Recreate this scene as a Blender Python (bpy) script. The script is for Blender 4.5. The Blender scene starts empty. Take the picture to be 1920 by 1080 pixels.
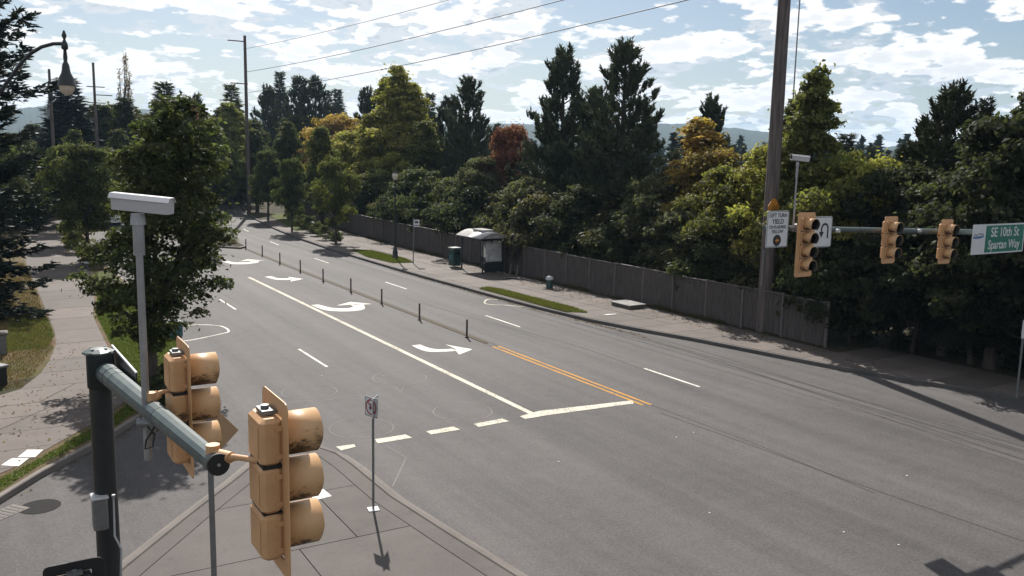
import bpy, math, random
import numpy as np
from mathutils import Matrix, Vector
SC = bpy.context.scene
COL = SC.collection
rad = math.radians
random.seed(7)
# ------------------------------------------------------------------ camera
CAMH = 7.9
FPX = 1636.0
def _n(v): return v/np.linalg.norm(v)
def _d(x, y): return _n(np.array([x-960.0, 540.0-y, -FPX]))
_up = -_d(734, 11337)
_fw = _d(-50, 271); _fw = _n(_fw - _up*_fw.dot(_up))
_rt = np.cross(_fw, _up)
RM = np.array([_rt, _fw, _up])
cam_data = bpy.data.cameras.new('camera'); cam = bpy.data.objects.new('camera', cam_data); COL.objects.link(cam)
m = Matrix.Identity(4)
for i in range(3):
    for j in range(3): m[i][j] = RM[i][j]
m[2][3] = CAMH
cam.matrix_world = m
cam_data.sensor_width = 36.0; cam_data.lens = FPX/1920*36.0
cam_data.clip_start = 0.1; cam_data.clip_end = 20000
SC.camera = cam
def ray(x, y): return RM @ _d(x, y)
def gr(x, y, z=0.0):
    w = ray(x, y); t = (z-CAMH)/w[2]; return (w[0]*t, w[1]*t)
def onY(x, y, Y):
    w = ray(x, y); t = Y/w[1]; return (w[0]*t, Y, CAMH+w[2]*t)
def onX(x, y, X):
    w = ray(x, y); t = X/w[0]; return (X, w[1]*t, CAMH+w[2]*t)
def onD(x, y, D):
    w = RM @ np.array([(x-960)/FPX*D, (540-y)/FPX*D, -D]); return (w[0], w[1], w[2]+CAMH)
# ------------------------------------------------------------------ sun, sky, exposure
SUN_AZ, SUN_EL = 18.0, 43.0
sd = bpy.data.lights.new('sun', 'SUN'); sun = bpy.data.objects.new('sun', sd); COL.objects.link(sun)
sd.energy = 5.0; sd.angle = rad(0.53); sd.color = (1.0, 0.95, 0.88)
_sv = Vector((math.sin(rad(SUN_AZ))*math.cos(rad(SUN_EL)), math.cos(rad(SUN_AZ))*math.cos(rad(SUN_EL)), math.sin(rad(SUN_EL))))
sun.rotation_euler = _sv.to_track_quat('Z', 'Y').to_euler(); sun.location = (0, 0, 60)
SC.view_settings.view_transform = 'Standard'; SC.view_settings.look = 'None'
SC.view_settings.gamma = 1.0; SC.view_settings.use_curve_mapping = False
SC.view_settings.exposure = 0.55
SC.cycles.transparent_max_bounces = 8
SC.cycles.max_bounces = 6; SC.cycles.volume_bounces = 1
W = bpy.data.worlds.new('World'); SC.world = W; W.use_nodes = True
nt = W.node_tree; N = nt.nodes; L = nt.links
for n in list(N): N.remove(n)
def wn(t, **k):
    n = N.new(t)
    for a, b in k.items(): setattr(n, a, b)
    return n
def wm(op, a, b=None, c=None, clamp=False):
    n = N.new('ShaderNodeMath'); n.operation = op; n.use_clamp = clamp
    for i, v in enumerate((a, b, c)):
        if v is None: continue
        if isinstance(v, (int, float)): n.inputs[i].default_value = v
        else: L.new(v, n.inputs[i])
    return n.outputs[0]
sky = wn('ShaderNodeTexSky', sky_type='NISHITA'); sky.sun_disc = False
sky.sun_elevation = rad(SUN_EL); sky.sun_rotation = rad(SUN_AZ)
sky.altitude = 100; sky.air_density = 1.0; sky.dust_density = 1.2; sky.ozone_density = 1.0
tc = wn('ShaderNodeTexCoord'); sep = wn('ShaderNodeSeparateXYZ'); L.new(tc.outputs['Generated'], sep.inputs[0])
zz = wm('ADD', wm('MAXIMUM', sep.outputs[2], 0.0), 0.23)
def cloudn(mul, off=0.0, scale=3.3, detail=9, rough=0.60):
    z2 = wm('ADD', zz, off)
    u = wm('MULTIPLY', wm('DIVIDE', sep.outputs[0], z2), mul); v = wm('MULTIPLY', wm('DIVIDE', sep.outputs[1], z2), mul)
    cb = wn('ShaderNodeCombineXYZ'); L.new(u, cb.inputs[0]); L.new(v, cb.inputs[1]); cb.inputs[2].default_value = 3.7
    no = wn('ShaderNodeTexNoise'); L.new(cb.outputs[0], no.inputs['Vector'])
    no.inputs['Scale'].default_value = scale; no.inputs['Detail'].default_value = detail; no.inputs['Roughness'].default_value = rough
    no.inputs['Distortion'].default_value = 0.15
    vo = wn('ShaderNodeTexVoronoi'); vo.feature = 'F1'; L.new(cb.outputs[0], vo.inputs['Vector']); vo.inputs['Scale'].default_value = scale*3.1
    vo.inputs['Detail'].default_value = 1.0; vo.inputs['Roughness'].default_value = 0.5
    return wm('ADD', no.outputs['Fac'], wm('MULTIPLY', wm('SUBTRACT', 0.42, vo.outputs['Distance']), 0.17))
n0 = cloudn(1.0); n1 = cloudn(1.0, 0.024, detail=7)
def ramp(v, a, b):
    r = wn('ShaderNodeMapRange'); r.interpolation_type = 'SMOOTHSTEP'
    L.new(v, r.inputs[0]); r.inputs[1].default_value = a; r.inputs[2].default_value = b
    return r.outputs[0]
mask = ramp(n0, 0.392, 0.446)
lit = ramp(wm('SUBTRACT', n0, n1), -0.030, 0.022)
thick = ramp(n0, 0.45, 0.58)
br = wm('SUBTRACT', wm('MULTIPLY_ADD', lit, 0.78, 0.38), wm('MULTIPLY', thick, 0.42))
def wmix(f, a, b):
    n = wn('ShaderNodeMix'); n.data_type = 'RGBA'
    L.new(f, n.inputs[0])
    for i, v in ((6, a), (7, b)):
        if isinstance(v, tuple): n.inputs[i].default_value = v
        else: L.new(v, n.inputs[i])
    return n.outputs[2]
glow = ramp(wm('ADD', wm('MULTIPLY', sep.outputs[0], math.sin(rad(SUN_AZ))), wm('MULTIPLY', sep.outputs[1], math.cos(rad(SUN_AZ)))), 0.72, 1.0)
br = wm('ADD', br, wm('MULTIPLY', glow, 0.22))
ccol = wmix(wm('MULTIPLY', br, 0.9, clamp=True), (5.0, 6.3, 7.5, 1), (14.5, 14.3, 14.3, 1))
hz = ramp(sep.outputs[2], 0.13, 0.0)
skyc = wmix(0 if False else wm('MULTIPLY', hz, 0.35), sky.outputs[0], (7.4, 8.3, 8.9, 1))
tn = wn('ShaderNodeMix'); tn.data_type = 'RGBA'; tn.blend_type = 'MULTIPLY'; tn.inputs[0].default_value = 1.0; L.new(skyc, tn.inputs[6]); tn.inputs[7].default_value = (0.96, 1.0, 1.06, 1)
col = wmix(wm('MULTIPLY', mask, 0.96), tn.outputs[2], ccol)
bg = wn('ShaderNodeBackground'); bg.inputs['Strength'].default_value = 0.052; L.new(col, bg.inputs[0])
wo = wn('ShaderNodeOutputWorld'); L.new(bg.outputs[0], wo.inputs[0])
# ------------------------------------------------------------------ materials
class NT:
    def __init__(s, name):
        s.m = bpy.data.materials.new(name); s.m.use_nodes = True; s.t = s.m.node_tree
        s.b = s.t.nodes['Principled BSDF']; s.o = s.t.nodes['Material Output']
    def n(s, t, **k):
        x = s.t.nodes.new(t)
        for a, b in k.items(): setattr(x, a, b)
        return x
    def l(s, a, b): s.t.links.new(a, b)
    def math(s, op, a, b=None, c=None, clamp=False):
        n = s.n('ShaderNodeMath', operation=op, use_clamp=clamp)
        for i, v in enumerate((a, b, c)):
            if v is None: continue
            if isinstance(v, (int, float)): n.inputs[i].default_value = v
            else: s.l(v, n.inputs[i])
        return n.outputs[0]
    def pos(s, sx=1, sy=1, sz=1, obj=False):
        if obj: v = s.n('ShaderNodeTexCoord').outputs['Object']
        else: v = s.n('ShaderNodeNewGeometry').outputs['Position']
        mp = s.n('ShaderNodeMapping'); s.l(v, mp.inputs[0]); mp.inputs['Scale'].default_value = (sx, sy, sz)
        return mp.outputs[0]
    def noise(s, v, scale, detail=4, rough=0.55):
        x = s.n('ShaderNodeTexNoise'); s.l(v, x.inputs['Vector'])
        x.inputs['Scale'].default_value = scale; x.inputs['Detail'].default_value = detail; x.inputs['Roughness'].default_value = rough
        return x.outputs['Fac']
    def rng(s, v, a, b, c=0.0, d=1.0):
        r = s.n('ShaderNodeMapRange'); s.l(v, r.inputs[0])
        for i, q in enumerate((a, b, c, d)): r.inputs[i+1].default_value = q
        return r.outputs[0]
    def mix(s, f, a, b, mode='MIX'):
        n = s.n('ShaderNodeMix'); n.data_type = 'RGBA'; n.blend_type = mode
        for i, v in ((0, f), (6, a), (7, b)):
            if isinstance(v, (tuple, list)): n.inputs[i].default_value = (*v[:3], 1)
            elif isinstance(v, (int, float)): n.inputs[i].default_value = v
            else: s.l(v, n.inputs[i])
        return n.outputs[2]
    def bump(s, h, strength=0.3, dist=0.01):
        b = s.n('ShaderNodeBump'); b.inputs['Strength'].default_value = strength; b.inputs['Distance'].default_value = dist
        s.l(h, b.inputs['Height']); s.l(b.outputs[0], s.b.inputs['Normal'])
def pm(name, c, rough=0.6, metal=0.0, c2=None, scale=6.0, amt=1.0, bump=0.0, bscale=None, obj=True, stretch=(1, 1, 1), lo=0.35, hi=0.7, spec=None):
    k = NT(name)
    p = k.pos(*stretch, obj=obj)
    if c2 is None: c2 = tuple(x*0.75 for x in c)
    f = k.noise(p, scale, 6, 0.6)
    k.l(k.mix(k.rng(f, lo, hi, 0, amt), c, c2), k.b.inputs['Base Color'])
    k.b.inputs['Roughness'].default_value = rough; k.b.inputs['Metallic'].default_value = metal
    if spec is not None: k.b.inputs['Specular IOR Level'].default_value = spec
    if bump: k.bump(k.noise(p, bscale or scale*6, 4), bump, 0.01)
    return k.m
def mat_asphalt(name, base=(0.075, 0.0685, 0.067), streak=True):
    k = NT(name)
    P = k.pos()
    fine = k.noise(P, 55, 3, 0.7)
    mid = k.noise(P, 2.2, 5, 0.6)
    big = k.noise(k.pos(1, 1, 1), 0.16, 4, 0.55)
    st = k.noise(k.pos(1.0, 0.03, 1), 0.95, 4, 0.6)
    st2 = k.noise(k.pos(1.0, 0.02, 1), 7.0, 3, 0.6)
    f = k.math('ADD', k.rng(mid, 0.3, 0.7, -0.10, 0.10), k.rng(big, 0.3, 0.7, -0.12, 0.12))
    if streak:
        f = k.math('ADD', f, k.rng(st, 0.32, 0.68, -0.24, 0.20))
        f = k.math('ADD', f, k.rng(st2, 0.3, 0.7, -0.025, 0.025))
    f = k.math('ADD', f, k.rng(fine, 0.3, 0.7, -0.45, 0.45))
    f = k.math('ADD', f, k.rng(k.noise(P, 15, 3, 0.7), 0.3, 0.7, -0.30, 0.30))
    f = k.math('ADD', f, 1.0)
    vo = k.n('ShaderNodeTexVoronoi'); k.l(P, vo.inputs['Vector']); vo.inputs['Scale'].default_value = 9.0
    spk = k.math('LESS_THAN', vo.outputs['Distance'], 0.085)
    c = k.mix(1.0, base, f, 'MULTIPLY')
    # multiply by scalar
    cm = k.n('ShaderNodeCombineColor')
    for i in range(3): k.l(f, cm.inputs[i])
    c = k.mix(1.0, base, cm.outputs[0], 'MULTIPLY')
    c = k.mix(k.math('MULTIPLY', spk, 0.35), c, (0.26, 0.25, 0.23))
    k.l(c, k.b.inputs['Base Color'])
    k.b.inputs['Roughness'].default_value = 0.78
    k.b.inputs['Specular IOR Level'].default_value = 0.25
    k.bump(fine, 0.55, 0.006)
    return k.m
def mat_concrete(name, base=(0.20, 0.175, 0.155), dark=(0.13, 0.112, 0.10), obj=False):
    k = NT(name)
    P = k.pos(obj=obj)
    a = k.noise(P, 0.9, 6, 0.62); b = k.noise(P, 30, 4, 0.6); c0 = k.noise(P, 5.0, 5, 0.6)
    c = k.mix(k.rng(a, 0.35, 0.68), base, dark)
    c = k.mix(k.rng(c0, 0.56, 0.72, 0, 0.45), c, tuple(x*0.55 for x in dark))
    c = k.mix(k.rng(b, 0.35, 0.7, 0, 0.35), c, tuple(x*1.35 for x in base))
    oi = k.n('ShaderNodeObjectInfo')
    hs = k.n('ShaderNodeHueSaturation'); k.l(c, hs.inputs['Color']); k.l(k.rng(oi.outputs['Random'], 0, 1, 0.78, 1.18), hs.inputs['Value'])
    k.l(hs.outputs[0], k.b.inputs['Base Color']); k.b.inputs['Roughness'].default_value = 0.85
    k.bump(b, 0.35, 0.006)
    return k.m
def mat_paint(name, c, wear=0.5, under=(0.10, 0.095, 0.09)):
    k = NT(name)
    P = k.pos(); a = k.noise(P, 14, 6, 0.7); b = k.noise(P, 1.3, 4, 0.6)
    s = k.math('ADD', a, k.math('MULTIPLY', b, 0.4))
    k.l(k.mix(k.rng(s, 0.84-wear*0.25, 0.92-wear*0.08), c, under), k.b.inputs['Base Color'])
    k.b.inputs['Roughness'].default_value = 0.85; k.b.inputs['Specular IOR Level'].default_value = 0.15; k.bump(a, 0.5, 0.006)
    return k.m
def mat_leaf(name, trans=0.35, rough=0.45, var=0.5):
    k = NT(name)
    oi = k.n('ShaderNodeObjectInfo')
    at = k.n('ShaderNodeAttribute'); at.attribute_name = 'tone'
    at2 = k.n('ShaderNodeAttribute'); at2.attribute_name = 'hue'
    cm = k.n('ShaderNodeCombineColor'); f = k.rng(at.outputs['Fac'], 0, 1, 1-var, 1+var)
    for i in range(3): k.l(f, cm.inputs[i])
    c = k.mix(1.0, oi.outputs['Color'], cm.outputs[0], 'MULTIPLY')
    hs = k.n('ShaderNodeHueSaturation'); k.l(c, hs.inputs['Color'])
    k.l(k.rng(at2.outputs['Fac'], 0, 1, 0.455, 0.535), hs.inputs['Hue']); hs.inputs['Saturation'].default_value = 1.0
    c = hs.outputs[0]
    k.l(c, k.b.inputs['Base Color']); k.b.inputs['Roughness'].default_value = rough
    k.b.inputs['Specular IOR Level'].default_value = 0.10
    tr = k.n('ShaderNodeBsdfTranslucent'); tm = k.mix(1.0, c, (1.25, 1.35, 0.7), 'MULTIPLY'); k.l(tm, tr.inputs[0])
    ms = k.n('ShaderNodeMixShader'); ms.inputs[0].default_value = trans
    k.l(k.b.outputs[0], ms.inputs[1]); k.l(tr.outputs[0], ms.inputs[2]); k.l(ms.outputs[0], k.o.inputs[0])
    return k.m
M = {}
M['asphalt'] = mat_asphalt('road_asphalt')
M['asphalt2'] = mat_asphalt('turn_lane_asphalt', (0.085, 0.083, 0.078), streak=False)
M['concrete'] = mat_concrete('sidewalk_concrete', (0.108, 0.087, 0.075), (0.074, 0.060, 0.052))
M['island'] = mat_concrete('island_concrete', (0.078, 0.066, 0.059), (0.052, 0.044, 0.040))
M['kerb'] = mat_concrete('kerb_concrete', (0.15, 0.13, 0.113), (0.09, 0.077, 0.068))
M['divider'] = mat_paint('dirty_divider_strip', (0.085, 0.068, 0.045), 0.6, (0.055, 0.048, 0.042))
M['kerbdark'] = mat_concrete('shaded_dirty_kerb_concrete', (0.10, 0.092, 0.085), (0.05, 0.046, 0.044))  # right kerb: shade of its road face put into the colour, with tarry dirt
M['white'] = mat_paint('white_road_paint', (0.70, 0.68, 0.61), 0.55)
M['white_old'] = mat_paint('worn_white_paint', (0.60, 0.56, 0.46), 0.62)
M['yellow'] = mat_paint('yellow_road_paint', (0.50, 0.25, 0.045), 0.6)
M['seal'] = mat_paint('loop_sealant', (0.20, 0.19, 0.18), 0.5)
M['tar'] = pm('crack_tar', (0.035, 0.033, 0.033), 0.95, spec=0.1)
M['green_steel'] = pm('dark_green_steel', (0.011, 0.014, 0.015), 0.42, 0.0, (0.018, 0.022, 0.022), 8, 1.0, 0.05)
M['arm_paint'] = pm('weathered_green_arm_paint', (0.045, 0.066, 0.072), 0.5, 0.0, (0.085, 0.11, 0.095), 5, 0.9, 0.06)
M['steel'] = pm('galvanised_steel', (0.22, 0.225, 0.225), 0.42, 0.6, (0.16, 0.165, 0.17), 12, 1.0)
M['sig'] = pm('signal_yellow', (0.58, 0.33, 0.16), 0.55, 0, (0.46, 0.25, 0.12), 5, 0.8, 0.05, lo=0.45, hi=0.75)
def mat_visor():
    k = NT('mildewed_visor_yellow')
    P = k.pos(1, 1, 2.0, obj=True); a = k.noise(P, 7, 7, 0.72); sz = k.n('ShaderNodeSeparateXYZ'); k.l(k.n('ShaderNodeTexCoord').outputs['Object'], sz.inputs[0])
    oi = k.n('ShaderNodeObjectInfo')
    s = k.math('ADD', a, k.rng(sz.outputs[2], 0.12, -0.17, -0.30, 0.14))
    s = k.math('ADD', s, k.rng(oi.outputs['Random'], 0, 1, -0.05, 0.07))
    k.l(k.mix(k.rng(s, 0.43, 0.55), (0.56, 0.33, 0.16), (0.075, 0.042, 0.022)), k.b.inputs['Base Color'])
    k.b.inputs['Roughness'].default_value = 0.5
    return k.m
M['visor'] = mat_visor()
M['black'] = pm('flat_black_paint', (0.012, 0.012, 0.012), 0.6)
M['lens'] = pm('dark_signal_lens', (0.03, 0.02, 0.018), 0.2)
M['camwhite'] = pm('white_housing_paint', (0.50, 0.49, 0.50), 0.35, 0, (0.38, 0.38, 0.38), 3, 0.6)
M['signwhite'] = pm('sign_white_sheet', (0.62, 0.62, 0.62), 0.4, 0, (0.54, 0.54, 0.55), 3, 0.6)
M['signgreen'] = pm('sign_green_sheet', (0.012, 0.16, 0.10), 0.4)
M['signblue'] = pm('sign_blue_print', (0.08, 0.17, 0.35), 0.4)
M['signred'] = pm('sign_red_print', (0.35, 0.02, 0.03), 0.4)
M['signback'] = pm('tan_sign_back', (0.40, 0.25, 0.13), 0.5, 0, (0.32, 0.2, 0.11), 4, 0.8)
M['signtext'] = pm('black_print', (0.015, 0.015, 0.017), 0.5)
M['orange'] = pm('orange_sign_sheet', (0.62, 0.24, 0.03), 0.45)
M['aluminium'] = pm('aluminium_sheet', (0.34, 0.34, 0.35), 0.4, 0.5)
M['polewood'] = pm('creosoted_pole_wood', (0.15, 0.12, 0.11), 0.85, 0, (0.04, 0.03, 0.026), 9, 1.0, 0.5, 30, stretch=(1, 1, 0.08))
M['fence'] = pm('weathered_fence_wood', (0.10, 0.084, 0.076), 0.9, 0, (0.04, 0.034, 0.032), 6, 1.0, 0.3, 30, obj=False, stretch=(1, 2.2, 0.25))
M['fencecap'] = pm('pale_fence_cap_wood', (0.15, 0.13, 0.12), 0.8, 0, (0.09, 0.08, 0.075), 7)
M['bark'] = pm('bark', (0.075, 0.058, 0.045), 0.9, 0, (0.03, 0.024, 0.02), 6, 1.0, 0.5, 22, stretch=(1, 1, 0.3))
M['leaf'] = mat_leaf('broad_leaf', 0.48, 0.6, 0.8)
M['needle'] = mat_leaf('conifer_needle', 0.12, 0.55, 0.45)
M['grassblade'] = mat_leaf('grass_blade', 0.3, 0.6, 0.45)
def mat_ground(name, a, b, c3, sc=0.5, sc2=9):
    k = NT(name); P = k.pos()
    c = k.mix(k.rng(k.noise(P, sc, 5, 0.6), 0.4, 0.62), a, b)
    c = k.mix(k.rng(k.noise(P, sc2, 5, 0.7), 0.42, 0.68, 0, 0.9), c, c3)
    k.l(c, k.b.inputs['Base Color']); k.b.inputs['Roughness'].default_value = 0.95
    k.b.inputs['Specular IOR Level'].default_value = 0.15
    k.bump(k.noise(P, 25, 5, 0.75), 1.0, 0.04)
    return k.m
M['turf'] = mat_ground('turf', (0.075, 0.098, 0.022), (0.11, 0.105, 0.04), (0.04, 0.055, 0.015), 0.8, 7)
M['drygrass'] = mat_ground('dry_grass_ground', (0.17, 0.115, 0.07), (0.085, 0.09, 0.03), (0.095, 0.06, 0.04), 0.45, 6)
M['soil'] = mat_ground('leaf_litter_soil', (0.07, 0.055, 0.04), (0.05, 0.055, 0.025), (0.03, 0.025, 0.018), 0.3, 3)
M['hill'] = mat_ground('forested_hill', (0.03, 0.042, 0.028), (0.022, 0.034, 0.022), (0.018, 0.028, 0.02), 0.006, 0.03)
M['litter'] = pm('pale_litter', (0.65, 0.63, 0.58), 0.7)
M['trashgreen'] = pm('green_bin_steel', (0.012, 0.06, 0.05), 0.45, 0, (0.02, 0.035, 0.03), 6)
M['sheltmetal'] = pm('dark_shelter_frame', (0.018, 0.024, 0.028), 0.4)
M['sheltroof'] = pm('grey_shelter_roof', (0.48, 0.46, 0.44), 0.3, 0.1, (0.26, 0.25, 0.25), 3)
def mat_art():
    k = NT('etched_shelter_panel'); P = k.pos(obj=True)
    v = k.n('ShaderNodeTexNoise'); k.l(P, v.inputs['Vector']); v.inputs['Scale'].default_value = 4.5; v.inputs['Detail'].default_value = 3; v.inputs['Distortion'].default_value = 2.2
    f = k.rng(v.outputs['Fac'], 0.47, 0.52)
    k.l(k.mix(f, (0.62, 0.62, 0.62), (0.16, 0.165, 0.17)), k.b.inputs['Base Color']); k.b.inputs['Roughness'].default_value = 0.5
    tr = k.n('ShaderNodeBsdfTranslucent'); tr.inputs[0].default_value = (0.9, 0.9, 0.9, 1)
    ms = k.n('ShaderNodeMixShader'); ms.inputs[0].default_value = 0.6
    k.l(k.b.outputs[0], ms.inputs[1]); k.l(tr.outputs[0], ms.inputs[2]); k.l(ms.outputs[0], k.o.inputs[0])
    return k.m
M['art'] = mat_art()
def mat_glass():
    k = NT('clear_glass'); k.b.inputs['Base Color'].default_value = (0.8, 0.85, 0.85, 1); k.b.inputs['Roughness'].default_value = 0.05
    k.b.inputs['Transmission Weight'].default_value = 0.0; k.b.inputs['Alpha'].default_value = 0.25
    return k.m
M['glass'] = mat_glass()
M['globe'] = pm('milky_lamp_globe', (0.62, 0.55, 0.45), 0.3, 0, (0.5, 0.42, 0.33), 5)
M['carwhite'] = pm('white_car_paint', (0.75, 0.76, 0.78), 0.2, 0, (0.7, 0.7, 0.72), 2)
M['carglass'] = pm('dark_car_glass', (0.02, 0.022, 0.025), 0.08)
M['rubber'] = pm('tyre_rubber', (0.02, 0.02, 0.02), 0.8)
M['tail'] = pm('red_tail_lamp', (0.35, 0.02, 0.015), 0.3)
M['post'] = pm('brown_flex_post', (0.06, 0.035, 0.028), 0.6)
M['teal'] = pm('teal_cabinet_paint', (0.03, 0.13, 0.15), 0.5)
M['pinkflower'] = pm('pink_flower', (0.3, 0.1, 0.14), 0.7)
# ------------------------------------------------------------------ mesh helpers
class MB:
    def __init__(s): s.v = []; s.f = []; s.mi = []; s.sm = []
    def add(s, vs, fs, mi=0, smooth=False):
        o = len(s.v); s.v += [tuple(v) for v in vs]
        for f in fs: s.f.append(tuple(o+i for i in f)); s.mi.append(mi); s.sm.append(smooth)
        return s
    def box(s, c, d, rz=0.0, mi=0, bev=0.0):
        x, y, z = d[0]/2, d[1]/2, d[2]/2
        if bev:
            b = min(bev, x*.9, y*.9, z*.9)
            pts = []
            ring = lambda xx, yy, zz: [(-xx, -yy+b, zz), (-xx+b, -yy, zz), (xx-b, -yy, zz), (xx, -yy+b, zz), (xx, yy-b, zz), (xx-b, yy, zz), (-xx+b, yy, zz), (-xx, yy-b, zz)]
            rin = lambda zz: [(px*(x-b)/x, py*(y-b)/y, zz) for px, py, _ in ring(x, y, zz)]
            rings = [rin(-z), ring(x, y, -z+b), ring(x, y, z-b), rin(z)]
            vs = [p for r in rings for p in r]
            fs = [tuple(range(7, -1, -1)), tuple(range(24, 32))]
            for k in range(3):
                for i in range(8): j = (i+1) % 8; fs.append((k*8+i, k*8+j, k*8+8+j, k*8+8+i))
        else:
            vs = [(-x, -y, -z), (x, -y, -z), (x, y, -z), (-x, y, -z), (-x, -y, z), (x, -y, z), (x, y, z), (-x, y, z)]
            fs = [(3, 2, 1, 0), (4, 5, 6, 7), (0, 1, 5, 4), (1, 2, 6, 5), (2, 3, 7, 6), (3, 0, 4, 7)]
        ca, sa = math.cos(rz), math.sin(rz)
        s.add([(c[0]+a*ca-b_*sa, c[1]+a*sa+b_*ca, c[2]+z_) for a, b_, z_ in vs], fs, mi); return s
    def tube(s, pts, rs, n=10, mi=0, cap=True, smooth=True):
        P = [Vector(p) for p in pts]
        if not isinstance(rs, (list, tuple)): rs = [rs]*len(P)
        vs = []; ref = Vector((0.0123, 1, 0.02))
        for i, p in enumerate(P):
            t = (P[min(i+1, len(P)-1)]-P[max(i-1, 0)]).normalized()
            r0 = ref if abs(t.dot(ref)) < 0.9 else Vector((1, 0, 0.01))
            a = t.cross(r0).normalized(); b = t.cross(a)
            for k in range(n):
                q = 2*math.pi*k/n; vs.append(p+a*(math.cos(q)*rs[i])+b*(math.sin(q)*rs[i]))
        fs = []
        for i in range(len(P)-1):
            for k in range(n):
                j = (k+1) % n; fs.append((i*n+k, i*n+n+k, i*n+n+j, i*n+j))
        s.add(vs, fs, mi, smooth)
        if cap:
            s.add(vs[:n], [tuple(range(n))], mi); s.add(vs[-n:], [tuple(range(n-1, -1, -1))], mi)
        return s
    def lathe(s, prof, c=(0, 0, 0), n=16, mi=0, smooth=True):
        vs = []; fs = []
        for r, z in prof:
            for k in range(n):
                q = 2*math.pi*k/n; vs.append((c[0]+r*math.cos(q), c[1]+r*math.sin(q), c[2]+z))
        for i in range(len(prof)-1):
            for k in range(n):
                j = (k+1) % n; fs.append((i*n+k, i*n+j, i*n+n+j, i*n+n+k))
        s.add(vs, fs, mi, smooth)
        s.add(vs[:n], [tuple(range(n-1, -1, -1))], mi); s.add(vs[-n:], [tuple(range(n))], mi)
        return s
    def prism(s, poly, z0, z1, mi=0, bottom=True):
        n = len(poly)
        ar = sum(poly[i][0]*poly[(i+1) % n][1]-poly[(i+1) % n][0]*poly[i][1] for i in range(n))
        if ar < 0: poly = poly[::-1]
        vs = [(p[0], p[1], z0) for p in poly]+[(p[0], p[1], z1) for p in poly]
        fs = [tuple(range(n, 2*n))]
        if bottom: fs.append(tuple(range(n-1, -1, -1)))
        for i in range(n): j = (i+1) % n; fs.append((i, j, n+j, n+i))
        return s.add(vs, fs, mi)
    def sheet(s, poly, z, mi=0):
        n = len(poly)
        ar = sum(poly[i][0]*poly[(i+1) % n][1]-poly[(i+1) % n][0]*poly[i][1] for i in range(n))
        if ar < 0: poly = poly[::-1]
        return s.add([(p[0], p[1], z) for p in poly], [tuple(range(n))], mi)
    def ribbon(s, pts, w, z, mi=0, closed=False):
        P = [Vector((p[0], p[1])) for p in pts]; n = len(P); vs = []
        for i in range(n):
            if closed: t = P[(i+1) % n]-P[i-1]
            else: t = P[min(i+1, n-1)]-P[max(i-1, 0)]
            t.normalize(); nn = Vector((-t.y, t.x))*w/2
            vs += [(*(P[i]+nn), z), (*(P[i]-nn), z)]
        fs = [(2*i, 2*i+1, 2*i+3, 2*i+2) for i in range(n-1)]
        if closed: fs.append((2*n-2, 2*n-1, 1, 0))
        return s.add(vs, fs, mi)
    def wall(s, pts, w, z0, z1, mi=0, bev=0.02):
        # extruded strip with top: kerb
        P = [Vector((p[0], p[1])) for p in pts]; n = len(P); vs = []
        for i in range(n):
            t = (P[min(i+1, n-1)]-P[max(i-1, 0)]).normalized(); nn = Vector((-t.y, t.x))*w/2
            a = P[i]+nn; b = P[i]-nn; a2 = P[i]+nn*(1-bev*2/w); b2 = P[i]-nn*(1-bev*2/w)
            vs += [(*a, z0), (*a, z1-bev), (*a2, z1), (*b2, z1), (*b, z1-bev), (*b, z0)]
        fs = []
        for i in range(n-1):
            for k in range(5): fs.append((i*6+k, i*6+k+6, i*6+k+7, i*6+k+1))
        fs.append((5, 4, 3, 2, 1, 0)); o = (n-1)*6; fs.append(tuple(o+k for k in range(6)))
        return s.add(vs, fs, mi)
    def mesh(s, name, mats):
        me = bpy.data.meshes.new(name); me.from_pydata(s.v, [], s.f)
        for mm in (mats if isinstance(mats, (list, tuple)) else [mats]): me.materials.append(mm)
        me.polygons.foreach_set('material_index', s.mi); me.polygons.foreach_set('use_smooth', s.sm); me.update()
        return me
    def build(s, name, mats, parent=None, loc=None, rot=None):
        return put(name, s.mesh(name, mats), parent, loc, rot)
def put(name, me, parent=None, loc=None, rot=None):
    o = bpy.data.objects.new(name, me); COL.objects.link(o)
    if parent is not None: o.parent = parent
    if loc is not None: o.location = loc
    if rot is not None: o.rotation_euler = rot
    return o
def tag(o, label=None, cat=None, group=None, kind=None):
    if label: o['label'] = label
    if cat: o['category'] = cat
    if group: o['group'] = group
    if kind: o['kind'] = kind
    return o
def thing(name, label, cat, loc=(0, 0, 0), rz=0.0, group=None):
    o = bpy.data.objects.new(name, None); COL.objects.link(o); o.location = loc; o.rotation_euler = (0, 0, rz)
    o.empty_display_size = 0.2
    return tag(o, label, cat, group)
def copy_tree(o, parent=None):
    c = o.copy(); COL.objects.link(c); c.parent = parent
    for ch in list(o.children): copy_tree(ch, c)
    return c
def struct(name, mb, mats): return tag(mb.build(name, mats), kind='structure')
def textmesh(s, size, mat, name='lettering', align='CENTER', squash=1.0, ext=0.0015):
    cu = bpy.data.curves.new('t', 'FONT'); cu.body = s; cu.size = size; cu.align_x = align; cu.align_y = 'CENTER'; cu.extrude = ext; cu.offset = size*0.012
    cu.space_line = 0.9
    ob = bpy.data.objects.new('t', cu); COL.objects.link(ob)
    bpy.context.view_layer.update()
    me = bpy.data.meshes.new_from_object(ob.evaluated_get(bpy.context.evaluated_depsgraph_get()))
    bpy.data.objects.remove(ob); me.name = name; me.materials.clear(); me.materials.append(mat)
    if squash != 1.0:
        me.transform(Matrix.Diagonal((squash, 1, 1, 1)))
    return me
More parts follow.
